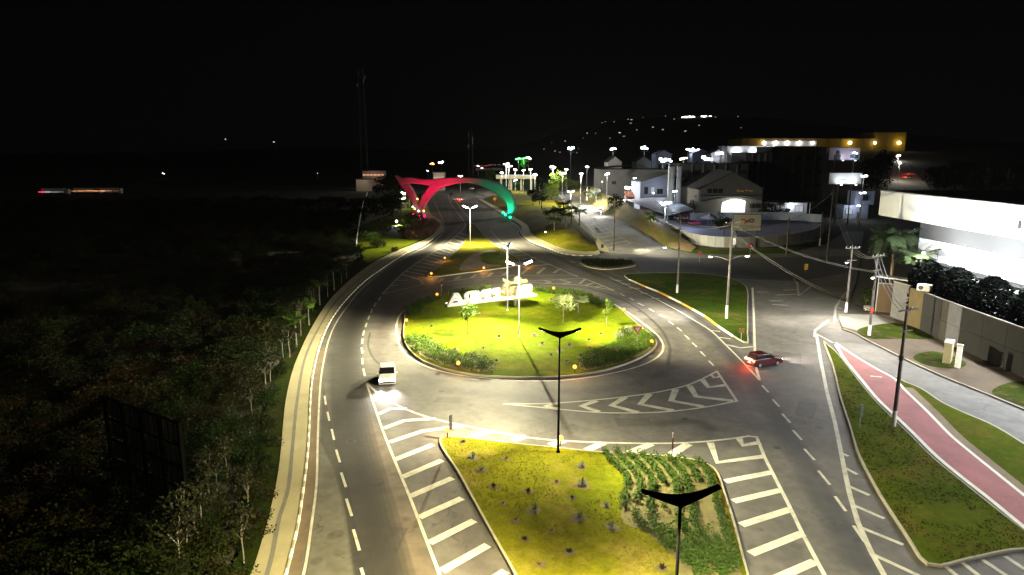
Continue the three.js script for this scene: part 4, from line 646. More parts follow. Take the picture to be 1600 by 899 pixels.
// ---------- amber marker lamps, small signs ----------
const amberGlow = glow([1, 0.36, 0.06], 3.2);
function marker(px, py, label, cd = 22) {
  const p = G(px, py, 0.16), t = thing('marker_lamp', p, 0, label, 'marker lamp'); mesh('post', cyl(0.05, 0.04, 0.55, 0, 0, 0, 8), M.darkSteel, t);
  mesh('lamp_globe', ball(0.23, 0, 0.7, 0, 2), amberGlow, t); point(t, 0, 0.68, 0, cd, AMBER, 8); return t;
}
[[683, 466.5, 'amber marker lamp left of the letter sign'], [635, 508, 'amber marker lamp at the left tip of the roundabout'], [716, 577, 'amber marker lamp in the left front shrub bed'], [898, 583, 'amber marker lamp in the right front shrub bed'], [1018, 542, 'amber marker lamp at the right tip of the roundabout'], [975, 491, 'amber marker lamp by the white line right of the lawn'], [865, 456.5, 'amber marker lamp behind the feathery tree'], [699, 684, 'amber marker lamp at the left corner of the near island'], [876, 697, 'amber marker lamp beside the front street lamp post'], [674, 433, 'amber marker lamp at the left corner of the upper wedge island'], [756, 424, 'amber marker lamp in the middle of the upper wedge island edge'], [825, 416, 'amber marker lamp at the right corner of the upper wedge island'], [695, 408, 'small amber marker lamp halfway up the upper wedge island']].forEach((a) => marker(...a));
function signPost(px, py, h, label, make, cat = 'road sign', turn = 0) { const p = G(px, py, 0.12), t = thing('road_sign', p, turn, label, cat); mesh('post', cyl(0.045, 0.04, h, 0, 0, 0, 8), M.galv, t); make(t, h); return t; }
const plate = (t, g, m, n = 'sign_plate') => mesh(n, g, m, t);
const discGeo = (r, y, d = 0.03, z = 0) => new THREE.CylinderGeometry(r, r, d, 24).rotateX(Math.PI / 2).translate(0, y, z);
signPost(704, 686, 2.1, 'dark narrow sign seen edge-on at the near island corner', (t, h) => plate(t, rbox(0.34, 1.3, 0.05, 0.02, 0, h - 0.6, 0.06), M.black), 'road sign', 0.9);
signPost(1343, 669, 2.2, 'dark green sign back on the right verge', (t, h) => plate(t, rbox(0.42, 1.2, 0.05, 0.02, 0, h - 0.6, 0.06), std([0.05, 0.06, 0.03], 0.6)), 'road sign', 0.5);
signPost(1050, 713, 2, 'thin reddish marker post at the hatched edge of the near island', (t, h) => plate(t, rbox(0.13, 1.0, 0.05, 0.02, 0, h - 0.9, 0.05), std([0.2, 0.06, 0.04], 0.8)), 'marker post');
signPost(690, 461, 2.2, 'small dark sign on a post left of the letter sign', (t, h) => plate(t, rbox(0.5, 0.5, 0.04, 0.02, 0, h - 0.2, 0.05), M.black));
signPost(995, 541, 2.2, 'red and white give-way triangle in the right shrub bed', (t, h) => { const tri = (r) => { const s = new THREE.Shape(); s.moveTo(-r, 0.58 * r); s.lineTo(r, 0.58 * r); s.lineTo(0, -1.15 * r); s.closePath(); return new THREE.ExtrudeGeometry(s, { depth: 0.02, bevelEnabled: false }); }; plate(t, tri(0.62).translate(0, h, 0.05), M.red); plate(t, tri(0.36).translate(0, h, 0.08), M.white, 'sign_face'); });
signPost(1172, 401, 2.6, 'round red sign across the side road by the fence', (t, h) => plate(t, discGeo(0.62, h, 0.04, 0.05), M.red));
signPost(1093, 410, 2, 'tiny red sign at the edge of the dark side road', (t, h) => plate(t, discGeo(0.4, h, 0.04, 0.05), M.red));
signPost(1259, 427, 1.9, 'yellow and black striped sign on the dark islet', (t, h) => { for (let i = 0; i < 3; i++) plate(t, box(0.7, 0.28, 0.04, 0, h - 1 + i * 0.4, 0.05), std([0.75, 0.5, 0.03], 0.5), 'sign_stripe'); plate(t, box(0.74, 1.3, 0.03, 0, h - 0.6, 0.02), M.black); });
signPost(1158, 533, 1.6, 'low brown and yellow sign at the tip of the triangular verge', (t, h) => plate(t, rbox(0.7, 0.6, 0.04, 0.02, 0, h - 0.2, 0.05), std([0.35, 0.16, 0.02], 0.6)));
signPost(773, 322, 3.2, 'yellow diamond warning sign right of the green arch foot', (t, h) => { const g = box(1.3, 1.3, 0.05); g.rotateZ(Math.PI / 4).translate(0, h, 0.06); plate(t, g, std([0.75, 0.45, 0.02], 0.5)); });
signPost(705, 316, 4.4, 'dark sign in the median before the arch', (t, h) => plate(t, rbox(1.3, 1.5, 0.06, 0.02, 0, h - 0.5, 0.06), M.black));
signPost(941, 390, 1.4, 'small dark litter bin at the mound corner', (t, h) => plate(t, cyl(0.3, 0.36, 0.9, 0, 0.4, 0), M.black, 'bin'), 'litter bin');
signPost(929, 353, 2.6, 'white board on a post by the hatched side road', (t, h) => plate(t, rbox(0.8, 2, 0.05, 0.02, 0, h - 1, 0.06), M.white));
// ---------- utility poles ----------
function utilityPole(px, py, topPy, label, { limed = 1.6, arm = [], cross = true, boxy = false, turn = 0, pm = M.pole } = {}) {
  const b = G(px, py), h = topOf(b, topPy), t = thing('utility_pole', b, turn, label, 'utility pole');
  mesh('pole', cyl(0.19, 0.11, h), pm, t); if (limed) mesh('limed_base', cyl(0.2, 0.185, limed), M.lime, t);
  if (cross) { mesh('crossarm', [box(2.4, 0.12, 0.1, 0, h - 0.35, 0.14), box(1.6, 0.1, 0.1, 0, h - 2.2, 0.14)], M.pole, t); for (const x of [-1.1, -0.45, 0.45, 1.1]) mesh('insulator', cyl(0.05, 0.04, 0.22, x, h - 0.29, 0.14, 8), M.galv, t); }
  if (boxy) { mesh('transformer', [cyl(0.3, 0.3, 0.95, 0.45, h - 3.4, 0), box(0.5, 0.1, 0.2, 0.25, h - 2.9, 0)], M.galv, t); }
  mesh('pole_strap', cyl(0.2, 0.2, 0.5, 0, h * 0.56, 0), M.darkSteel, t);
  for (const [ax, az, ah, cd, col, a5] of arm) {
    mesh('lamp_arm', tube([V(0, ah - 0.6, 0), V(ax * 0.5, ah - 0.1, az * 0.5), V(ax, ah, az)], 0.035, 10), M.galv, t);
    const g = rbox(0.62, 0.14, 0.26, 0.05); g.rotateY(Math.atan2(-az, ax)).translate(ax, ah, az); mesh('lamp_head', g, M.galv, t);
    const l = rbox(0.5, 0.12, 0.24, 0.04); l.rotateY(Math.atan2(-az, ax)).translate(ax, ah - 0.1, az); mesh('lamp_lens', l, glow([1, 0.98, 0.95], 24), t);
    if (cd) { spot(t, ax, ah - 0.2, az, ax * (a5 || 5), 0, az * (a5 || 5), cd, col || WHITE, 0.8, 1); spot(t, ax, ah - 0.2, az, ax * 1.2, 0, az * 1.2, cd * 0.12, col || WHITE, 1.1, 1); }
  }
  return { t, b, h };
}
const poleA = utilityPole(1058, 459, 338, 'utility pole with limed base, left one on the triangular verge', { pm: M.poleGrey, arm: [[-2.6, 0.6, 8.2, 0]] });
const poleB = utilityPole(1135, 499, 345, 'utility pole with limed base, right one on the triangular verge', { limed: 2.1, pm: M.poleGrey, boxy: true, turn: 0.3, arm: [[-2.2, -1.6, 9.2, 3400, [1, 0.93, 0.8]], [2.4, 0.6, 9.4, 1500, [1, 0.9, 0.76], 6]] });
const poleC = utilityPole(1358, 526, 396, 'utility pole with reddish band and limed base by the wall corner', { turn: 0.5, arm: [[-2.4, 1.2, 8.4, 1200, [1, 0.9, 0.76]]] });
const poleD = utilityPole(1322, 488, 384, 'utility pole with limed base at the side road corner', { turn: 0.2, arm: [[-1.8, 1.4, 8, 1800, [1, 0.9, 0.76]]] });
const poleE = utilityPole(1396, 668, 478, 'utility pole with limed base beside the red cycle path', { turn: 0.4 });
const poleF = utilityPole(1292, 411, 292, 'thin pale pole beyond the dark islet', { limed: 0, cross: false });
const poleG = utilityPole(1281, 384, 332, 'short pole with limed base by the fence corner', { limed: 2, cross: false });
const poleH = utilityPole(1229, 399, 340, 'thin dark pole in front of the metal fence', { limed: 0, cross: false });
const poleI = utilityPole(959, 392, 312, 'slim pole at the mouth of the side road', { limed: 0, cross: false, arm: [[2.2, 0.5, 12.6, 4200, [1, 0.93, 0.7], 8]] });
mesh('pole_band', cyl(0.2, 0.2, 0.7, 0, 3.2, 0), M.red, poleC.t);
function cable(a, b, sag, label, n = 3, gap = 0.35) {
  const t = thing('overhead_cable', a.clone(), 0, label, 'overhead cable'), d = b.clone().sub(a), s = V(-d.z, 0, d.x).normalize();
  for (let i = 0; i < n; i++) { const o = s.clone().multiplyScalar((i - (n - 1) / 2) * gap), p = []; for (let k = 0; k <= 10; k++) { const f = k / 10; p.push(V(d.x * f + o.x, d.y * f - sag * 4 * f * (1 - f) - i * 0.12, d.z * f + o.z)); } mesh('wire', tube(p, 0.035, 20, 5), std(0.1, 0.6), t); }
}
const topP = (p, dy = 0.4) => V(p.b.x, p.h - dy, p.b.z);
cable(topP(poleA), topP(poleB), 0.9, 'wires slung between the two poles of the triangular verge');
cable(topP(poleB), topP(poleC, 2.4), 1.0, 'wires crossing the side road mouth from verge to wall corner', 2, 0.25);
cable(topP(poleB, 1.5), topP(poleE, 1.5), 1.2, 'thick wires running from the triangular verge towards the cycle path pole', 2, 0.2);
cable(topP(poleC), topP(poleE), 0.9, 'wires between the wall corner pole and the cycle path pole');
cable(topP(poleD), topP(poleC), 0.5, 'wires between the two poles at the wall corner');
cable(topP(poleF, 1), topP(poleD), 0.9, 'wires from the thin pale pole to the side road corner', 3, 0.3);
cable(topP(poleA, 1.2), topP(poleH, 0.5), 1.4, 'wires passing in front of the fenced yard', 2, 0.3);
cable(topP(poleH, 0.5), topP(poleF, 1), 0.9, 'wires along the fence towards the thin pale pole', 2, 0.3);
// ---------- cars ----------
function makeCar(label, paint, cat = 'car') {
  const t = thing('car', V(0, 0, 0), 0, label, cat), L = 4.1, W = 1.72;            // front towards +z
  const prof = (a, d, bev) => { const s = new THREE.Shape(); a.forEach(([x, y], i) => i ? s.lineTo(x, y) : s.moveTo(x, y)); s.closePath(); return new THREE.ExtrudeGeometry(s, { depth: d - bev * 2, bevelEnabled: true, bevelSize: bev, bevelThickness: bev, bevelSegments: 2 }).translate(0, 0, -(d - bev * 2) / 2).rotateY(-Math.PI / 2); };
  mesh('body', prof([[-2.0, 0.32], [-2.02, 0.72], [-1.92, 0.92], [-0.9, 0.96], [0.95, 0.94], [1.75, 0.8], [1.98, 0.62], [2.0, 0.3], [1.7, 0.24], [-1.7, 0.24]], W, 0.06), paint, t);
  mesh('windows', prof([[-1.78, 0.94], [-1.5, 1.38], [0.12, 1.4], [0.92, 0.95]], W - 0.2, 0.05), M.glassDark, t);
  mesh('roof', prof([[-1.5, 1.38], [-1.42, 1.46], [0.02, 1.47], [0.14, 1.39]], W - 0.22, 0.05), paint, t);
  for (const sx of [-1, 1]) for (const z of [-1.25, 1.27]) {
    const w = mesh('wheel', new THREE.CylinderGeometry(0.31, 0.31, 0.2, 18).rotateZ(Math.PI / 2).translate(sx * (W / 2 - 0.1), 0.31, z), M.rubber, t); mesh('rim', new THREE.CylinderGeometry(0.19, 0.19, 0.03, 12).rotateZ(Math.PI / 2).translate(sx * (W / 2 + 0.01), 0.31, z), M.galv, w);
  }
  for (const sx of [-1, 1]) { mesh('mirror', rbox(0.2, 0.13, 0.1, 0.03, sx * (W / 2 + 0.12), 0.98, 0.55), paint, t); mesh('headlight', rbox(0.42, 0.16, 0.14, 0.04, sx * 0.6, 0.64, 1.98), carOff.head, t); mesh('tail_light', rbox(0.34, 0.2, 0.12, 0.04, sx * 0.66, 0.78, -2.03), carOff.tail, t); }
  mesh('bumper', [rbox(1.6, 0.2, 0.12, 0.04, 0, 0.4, 2.02), rbox(1.6, 0.2, 0.12, 0.04, 0, 0.42, -2.02)], M.darkSteel, t);
  mesh('number_plate', box(0.42, 0.13, 0.02, 0, 0.56, -2.09), M.white, t); return t;
}
const carOff = { head: std(0.5, 0.2), tail: std([0.25, 0.02, 0.02], 0.3) }, headOn = glow([1, 0.94, 0.86], 60), tailOn = glow([1, 0.1, 0.04], 16), tailFar = glow([1, 0.05, 0.03], 9);
function lights(car, head, tail, cdHead, cdTail) {
  car.traverse((m) => { if (m.name === 'headlight' && head) m.material = head; if (m.name === 'tail_light' && tail) m.material = tail; });
  if (cdHead) for (const s of [-0.6, 0.6]) spot(car, s, 0.66, 2.2, s * 1.6, -0.1, 11, cdHead, [1, 0.9, 0.84], 0.5, 1, 4);
  if (cdTail) point(car, 0, 0.8, -2.4, cdTail, [1, 0.06, 0.03], 6);
}
const white = speckled([0.55, 0.56, 0.53], 0.05, 2, 0.35), blackPaint = std([0.06, 0.005, 0.008], 0.3), redPaint = std([0.35, 0.02, 0.03], 0.3), greyPaint = std(0.2, 0.35);
const paintCar = (c, m) => { c.traverse((q) => { if (['body', 'roof', 'mirror'].includes(q.name)) q.material = m; }); return c; };
const car1 = makeCar('pale car with blazing headlights on the left of the roundabout', white); car1.position.copy(G(605.5, 594, 0)); car1.rotation.y = 0.16;
const car2 = copy(car1, G(1193, 570, 0), 1.95, 'black car with glowing red tail lights turning into the right road'); paintCar(car2, blackPaint);
lights(car1, headOn, null, 240, 0); car1.traverse((m) => { if (m.name === 'headlight') { m.geometry = m.geometry.clone().translate(0, -0.64, 0).scale(1, 1.5, 1.2).translate(0, 0.66, -0.36); } });
const car3 = copy(car1, G(718, 313, 0), Math.PI + 0.08, 'distant car with bright red tail lights just beyond the arch'); paintCar(car3, redPaint); 
for (const c of [car2, car3]) { for (const q of c.children.filter((q) => q.isLight || q.name === 'lamp_aim')) c.remove(q); }
lights(car2, glow([0.85, 0.92, 1], 20), tailOn, 300, 30); lights(car3, headOn, tailFar, 2500, 60);

// ---------- the sculptural arch over the road ----------
{
  const A = G(796, 338), B = G(656, 333), nrm = V(B.z - A.z, 0, -(B.x - A.x)).normalize();
  const on = (px, py) => { const d = ray(px, py), o = V(0, EYE, 0), k = nrm.dot(A.clone().sub(o)) / nrm.dot(d); return o.addScaledVector(d, k); };
  const t = thing('road_arch', V(0, 0, 0), 0, 'big white arch over the road, lit red on the left and green on the right', 'arch');
  const sweep = (pts, wid, dep, n = 60) => {
    const c = new THREE.CatmullRomCurve3(pts, false, 'centripetal'), rows = [];
    for (let i = 0; i <= n; i++) {
      const f = i / n, p = c.getPointAt(f), tg = c.getTangentAt(f), s = V().crossVectors(nrm, tg).normalize(), k = f * (wid.length - 1), a = Math.floor(Math.min(k, wid.length - 1.001)), w = (wid[a] + (wid[a + 1] - wid[a]) * (k - a)) / 2, d = (dep[0] + (dep[1] - dep[0]) * f) / 2, row = [];
      for (let j = 0; j < 16; j++) { const q = j / 16 * 6.283, e = 0.55, cx = Math.sign(Math.cos(q)) * Math.pow(Math.abs(Math.cos(q)), e), sx = Math.sign(Math.sin(q)) * Math.pow(Math.abs(Math.sin(q)), e); row.push(p.clone().addScaledVector(s, w * cx).addScaledVector(nrm, d * sx)); }
      rows.push(row);
    }
    const o = []; for (let i = 0; i < n; i++) o.push(...quads(rows[i], rows[i + 1], true));
    for (const r of [rows[0], rows[n]]) for (let j = 1; j < 15; j++) o.push(...r[0].toArray(), ...r[j].toArray(), ...r[j + 1].toArray());
    const g = tris(o); return g;
  };
  const whiteArch = new THREE.MeshPhysicalMaterial({ color: 0x777777, roughness: 1, specularIntensity: 0.05, side: THREE.DoubleSide });
  mesh('arch_span', sweep([on(797, 339), on(801, 326), on(797, 312), on(786, 300), on(768, 289.5), on(748, 283.5), on(725, 281.5), on(705, 283), on(690, 286), on(678, 294), on(668, 306), on(661, 319), on(657, 335)], [2.6, 3.4, 4.2, 4.2, 3.6, 2.6, 2.2, 2.6, 3.6, 4.0, 3.2, 2.6, 2.3], [2.6, 2.6]), whiteArch, t);
  mesh('arch_leg', sweep([on(655, 335), on(650, 318), on(643, 303), on(633, 289), on(619, 275)], [2.3, 2.6, 3.2, 3.6, 0.8], [2.5, 1.4]), whiteArch, t);
  mesh('arch_beam', sweep([on(694, 285.5), on(676, 285.5), on(656, 283.5), on(640, 282), on(630, 284)], [4.0, 3.0, 2.2, 2.4, 3], [2.4, 2]), whiteArch, t);
  const camSide = nrm.z > 0 ? 1 : -1, RED = [1, 0, 0.07], GREEN = [0.003, 1, 0.36];
  const flood = (name, px, py, tx, ty, col, cd, lab, out = 7, h = 0) => { const p = G(px, py, h), f = thing('floodlight', p, 0, lab, 'floodlight'); mesh('housing', rbox(0.6, 0.45, 0.4, 0.05, 0, 0.35, 0), M.darkSteel, f); mesh('lamp_lens', ball(0.38, 0, 0.75, 0, 1), glow(col, 16), f); const q = on(tx, ty).sub(p); spot(f, 0, 1.0, 0.2, q.x, q.y, q.z, cd, col, 0.75, 1, 10); return f; };
  flood('f', 655, 341.5, 672, 300, RED, 3400, 'red floodlight at the foot of the left arch legs, nearest the road');
  flood('f', 646, 338, 650, 305, RED, 1200, 'red floodlight left of the arch legs');
  flood('f', 663, 341, 692, 285, RED, 12500, 'red floodlight right of the arch legs aimed up the span');
  flood('f', 786, 336, 793, 312, GREEN, 1200, 'green floodlight inside the right arch foot, leftmost of the three');
  flood('f', 790, 339, 799, 322, GREEN, 1200, 'green floodlight in the middle at the right arch foot');
  flood('f', 797, 343, 775, 293, GREEN, 2300, 'green floodlight in front of the right arch foot');
}
// ---------- big white building, wall and clipped trees on the right ----------
const facadeX = 62;
{
  const t = thing('white_building', V(facadeX, 0, -30), 0, 'huge white building with floodlit bands at the right edge', 'building'), w = std(0.72, 0.7), grey = std(0.05, 0.8);
  mesh('wall', box(60, 11.2, 103, 30.2, 5.6, -21.5), w, t);
  mesh('grey_band', box(60, 2.6, 103, 30.15, 12.55, -21.5), grey, t);
  mesh('parapet', box(61, 4, 116, 30.0, 15.65, -26), w, t);
  mesh('roof', box(60, 0.2, 115, 30.5, 17.75, -26), M.darkSteel, t);
  mesh('parapet_coping', box(0.5, 0.12, 116, -0.35, 17.71, -26), M.galv, t);
  mesh('ledge', box(1.1, 0.3, 100, -0.4, 8.1, -20), M.darkSteel, t);
  mesh('door_sign', box(0.05, 1.0, 0.5, -0.53, 15.4, -52), M.darkSteel, t);
  for (let i = 0; i < 11; i++) mesh('wall_joint', box(0.06, 11, 0.05, 0.19, 5.6, -68 + i * 9.4), M.darkSteel, t);
  for (let i = 0; i < 8; i++) { const z = -63 + i * 9; mesh('bracket', bar3(V(-0.4, 8.2, z), V(-5, 10.2, z), 0.05), M.darkSteel, t); mesh('floodlight', rbox(0.3, 0.3, 0.45, 0.04, -5, 10.3, z), glow([0.92, 0.96, 1], 6), t); point(t, -5, 10.3, z, 1000, [0.92, 0.96, 1], 6); }
}
{
  // wall of panels along the footway
  const t = thing('boundary_wall', V(0, 0, 0), 0, 'tall grey panel wall along the right footway', 'wall');
  const pts = P([1417, 508, 1438, 516.5, 1467, 531, 1478, 536, 1498, 545.5, 1530, 560, 1567, 577, 1600, 592, 1660, 622, 1750, 668]), tops = [455, 453, 462, 466, 472, 482, 496, 510, 536, 575], hs = pts.map((p, i) => topOf(p, tops[i]));
  const mats = [speckled([0.12, 0.09, 0.04], 0.3, 3, 0.9), speckled([0.022, 0.022, 0.022], 0.3, 3, 0.9), speckled([0.045, 0.04, 0.03], 0.3, 3, 0.9), speckled([0.13, 0.13, 0.145], 0.25, 3, 0.9), speckled([0.018, 0.018, 0.018], 0.3, 3, 0.9), M.darkSteel, speckled([0.018, 0.018, 0.018], 0.25, 3, 0.9), speckled([0.05, 0.05, 0.05], 0.25, 3, 0.9), speckled([0.06, 0.06, 0.06], 0.25, 3, 0.9)];
  mats[5] = mats[4];
  for (let i = 0; i < pts.length - 1; i++) {
    const a = pts[i], b = pts[i + 1], L = a.distanceTo(b), h = 5.3, rows = 2; const ry = Math.atan2(-(b.z - a.z), b.x - a.x);
    for (let k = 0; k < rows; k++) { const g = rbox(L - 0.04, h / rows - 0.03, i === 3 ? 0.35 : 0.22, 0.02); shared('wall_panel', metre(join(g)), mats[i], t, (a.x + b.x) / 2, h / rows * (k + 0.5), (a.z + b.z) / 2, ry); }
    mesh('coping', (() => { const g = rbox(L + 0.02, 0.1, 0.34, 0.02); g.rotateY(ry).translate((a.x + b.x) / 2, h + 0.05, (a.z + b.z) / 2); return g; })(), M.pole, t);
  }
  const g1 = thing('gate_block', G(1480, 567), 0.9, 'pale concrete block standing against the dark wall', 'concrete block'); mesh('block', rbox(1.9, 2.5, 0.8, 0.05, 0, 1.25, 0), M.concrete, g1); mesh('block_cap', rbox(2.0, 0.12, 0.9, 0.03, 0, 2.56, 0), M.kerb, g1);
  const g2 = thing('gate_post', G(1496, 576), 0.9, 'pale square post right of the concrete block', 'post'); mesh('post', rbox(0.55, 2.7, 0.55, 0.04, 0, 1.35, 0), M.lime, g2); mesh('post_cap', rbox(0.66, 0.12, 0.66, 0.03, 0, 2.76, 0), M.concrete, g2);
  // entrance walls at the far end of the wall
  const a = G(1368, 487), b = G(1391, 489), c = G(1392, 496), d = G(1417, 505);
  const wallSeg = (name, a, b, h, mat, lab, rows) => { const L = a.distanceTo(b), t = thing(name, a, Math.atan2(-(b.z - a.z), b.x - a.x), lab, 'wall'); for (let k = 0; k < rows; k++) mesh('wall_panel', rbox(L, h / rows - 0.04, 0.3, 0.02, L / 2, h / rows * (k + 0.5), 0), mat, t); mesh('coping', rbox(L + 0.1, 0.12, 0.42, 0.02, L / 2, h + 0.06, 0), M.galv, t); return t; };
  wallSeg('gate_wall', a, b, 4.4, speckled([0.13, 0.085, 0.045], 0.3, 3, 0.9), 'brown rendered wall at the far end of the footway', 3);
  wallSeg('gate_wall', c, d, 5.4, speckled([0.14, 0.14, 0.135], 0.2, 3, 0.85), 'pale grey gate wall between the brown wall and the dark panels', 2);
  const cn = thing('gate_canopy', G(1405, 497), -0.9, 'thin metal canopy over the pale gate wall', 'canopy'); mesh('canopy_roof', box(7, 0.18, 2, 0, 5.9, 0.4), M.galv, cn); for (const x of [-3, 3]) mesh('canopy_post', cyl(0.07, 0.07, 5.8, x, 0, 1, 8), M.galv, cn);
  const ac = thing('air_conditioner', G(1437, 515).setY(5.4), -0.9, 'pale air conditioning box on top of the wall', 'air conditioner'); mesh('casing', rbox(1.6, 0.9, 0.9, 0.05, 0, 0.5, 0), M.lime, ac); mesh('fan_grille', new THREE.CylinderGeometry(0.32, 0.32, 0.04, 16).rotateX(Math.PI / 2).translate(-0.3, 0.5, 0.46), M.black, ac); mesh('feet', [box(0.1, 0.1, 0.9, -0.6, 0.03, 0), box(0.1, 0.1, 0.9, 0.6, 0.03, 0)], M.darkSteel, ac);
  const sm = thing('hydrant_box', G(1355, 486), 0, 'small white box beside the green bush at the wall', 'service box'); mesh('box_body', rbox(0.9, 0.6, 0.6, 0.1, 0, 0.35, 0), M.white, sm); mesh('box_lid', rbox(1.0, 0.1, 0.7, 0.04, 0, 0.7, 0), M.lime, sm);
  // clipped dark trees between wall and facade
  let t0; for (let i = 0; i < 7; i++) {
    const p = V(58.2, 0, -93.5 + i * 6.6), lab = 'tall clipped dark tree with a rounded top between wall and white building', grp = 'clipped trees in front of the white building';
    if (!t0) { const r = rng(210), o = []; for (let k = 0; k < 5200; k++) { const y = 1.6 + 7.6 * Math.pow(r(), 0.8), rad = 2.6 * Math.sqrt(Math.max(0.05, 1 - Math.pow(Math.max(0, (y - 6.6) / 2.55), 2))), a = r() * 6.283, q = Math.pow(r(), 0.25); leafAt(o, Math.cos(a) * rad * q * 0.75, y, Math.sin(a) * rad * q, 0.5, r, 0.8); }
      t0 = thing('clipped_tree', p, 0, lab, 'clipped tree', grp); mesh('trunk', trunkGeo(5, 0.22, 0.15, 0.2, r).g, M.bark, t0); mesh('crown', tris(o), M.leafBlack, t0); }
    else copy(t0, p, 0);
  }
}
// ---------- sheet-metal fence round the yard ----------
{
  const near = smooth(P([1021, 351, 1054, 368, 1087, 382.5, 1118, 386.5, 1150, 387.5, 1190, 386.5, 1230, 383, 1258, 377.5, 1276, 371, 1284, 358, 1284, 348]), 1), rear = smooth(P([1078, 346, 1120, 344, 1170, 344, 1225, 344, 1284, 348]), 1);
  const fence = (pts, h, label, mats) => { const t = thing('metal_fence', V(0, 0, 0), 0, label, 'fence'), c = new THREE.CatmullRomCurve3(pts); c.arcLengthDivisions = 600; const L = c.getLength(), n = Math.round(L / 2.2);
    const geo = metre(join([...Array(6)].map((_, k) => box(0.36, h, 0.05, (k - 2.5) * 0.365, h / 2, k % 2 ? 0.04 : 0))));
    for (let i = 0; i < n; i++) { const a = c.getPointAt(i / n), b = c.getPointAt((i + 1) / n); shared('fence_panel', geo, mats[(i * 7 + (i >> 2)) % mats.length], t, (a.x + b.x) / 2, 0.05, (a.z + b.z) / 2, Math.atan2(-(b.z - a.z), b.x - a.x)); if (i % 2 === 0) shared('fence_post', fencePost, M.galv, t, a.x, 0, a.z); } return t; };
  const fencePost = metre(join(box(0.12, 2.9, 0.12, 0, 1.45, 0)));
  fence(near, 2.75, 'curved pale sheet-metal fence along the side road', [speckled([0.48, 0.47, 0.43], 0.15, 3, 0.6), speckled([0.42, 0.42, 0.4], 0.15, 3, 0.6), speckled([0.52, 0.52, 0.5], 0.15, 3, 0.6)]);
  fence(rear, 2.75, 'bluish sheet-metal fence at the back of the yard', [speckled([0.4, 0.43, 0.5], 0.2, 3, 0.6), speckled([0.34, 0.38, 0.46], 0.2, 3, 0.6)]);
}
// ---------- billboards ----------
function board(px0, px1, pyT, pyB, depth, label, tex, { posts = [0.2, 0.8], postMat = M.darkSteel, lit } = {}) {
  const a = at(px0, pyT, depth), b = at(px1, pyB, depth), W = b.x - a.x, H = a.y - b.y, g = ground((a.x + b.x) / 2, -depth), t = thing('billboard', V((a.x + b.x) / 2, g, -depth), 0, label, 'billboard'), y = (a.y + b.y) / 2 - g;
  mesh('frame', rbox(W + 0.3, H + 0.3, 0.3, 0.05, 0, y, -0.2), M.darkSteel, t);
  const p = new THREE.Mesh(new THREE.PlaneGeometry(W, H).translate(0, y, -0.03), tex); p.name = 'poster'; p.receiveShadow = true; t.add(p);
  for (const x of posts) mesh('post', cyl(0.22, 0.2, y - H / 2 + 0.2, (x - 0.5) * W, 0, -0.2), postMat, t);
  if (lit) { for (const x of lit.x) { mesh('lamp_arm', bar3(V(x * W, y - H / 2 - 0.1, 0), V(x * W, y - H / 2 - 0.3, 2), 0.04), M.darkSteel, t); mesh('lamp_head', rbox(0.6, 0.2, 0.3, 0.04, x * W, y - H / 2 - 0.25, 2), glow(COOL, 8), t); spot(t, x * W, y - H / 2, 2, x * W * 0.7, y + H * 0.1, 0, lit.cd, lit.col || COOL, 1.25, 1); } }
  return t;
}
function poster(w, h, draw) { const c = document.createElement('canvas'); c.width = w; c.height = h; draw(c.getContext('2d'), w, h); const t = new THREE.CanvasTexture(c); t.colorSpace = THREE.SRGBColorSpace; const m = std(1, 0.6); m.map = t; return m; }
board(1147.5, 1188.5, 335.5, 361, 172, 'cream billboard with a red and grey logo inside the yard', poster(512, 320, (c, w, h) => {
  c.fillStyle = '#c9c2b2'; c.fillRect(0, 0, w, h);
  c.lineCap = 'round'; c.lineWidth = 26; const cur = (col, f) => { c.strokeStyle = col; c.beginPath(); f(); c.stroke(); };
  cur('#b4331f', () => { c.moveTo(140, 98); c.bezierCurveTo(190, 86, 215, 108, 232, 132); }); cur('#c8501e', () => { c.moveTo(205, 168); c.bezierCurveTo(232, 150, 245, 112, 285, 100); }); cur('#8d4a2a', () => { c.moveTo(222, 118); c.bezierCurveTo(240, 160, 262, 150, 280, 138); });
  cur('#4a5568', () => { c.ellipse(335, 118, 42, 30, 0, 0.6, 6.9); }); cur('#6a7890', () => { c.moveTo(300, 132); c.bezierCurveTo(320, 140, 350, 138, 372, 126); });
  c.fillStyle = '#5a5a58'; c.font = 'bold 40px sans-serif'; c.textAlign = 'center'; c.fillText('TotalEnergies', w / 2, 232);
}), { posts: [0.12, 0.88] });
board(1297, 1346, 270.5, 287.5, 232, 'blank pale lit billboard on a tall post, under the figure poster', poster(256, 96, (c, w, h) => { c.fillStyle = '#d8dcdc'; c.fillRect(0, 0, w, h); c.fillStyle = '#8d9494'; c.fillRect(w * 0.36, h * 0.56, w * 0.14, h * 0.09); }), { posts: [0.3, 0.7], lit: { x: [-0.2, 0.25], cd: 50 } });
board(1297, 1343, 231, 250, 305, 'lilac billboard with a dark standing figure silhouette', poster(256, 128, (c, w, h) => { c.fillStyle = '#b9a9bb'; c.fillRect(0, 0, w, h); c.fillStyle = '#1b1d22'; c.beginPath(); c.ellipse(w * 0.27, h * 0.4, w * 0.07, h * 0.2, 0, 0, 7); c.fill(); c.fillRect(w * 0.16, h * 0.55, w * 0.22, h * 0.45); c.fillStyle = '#23506a'; c.fillRect(w * 0.68, h * 0.6, w * 0.28, h * 0.25); }), { posts: [0.2, 0.8], lit: { x: [0.3, -0.1], cd: 30 } });
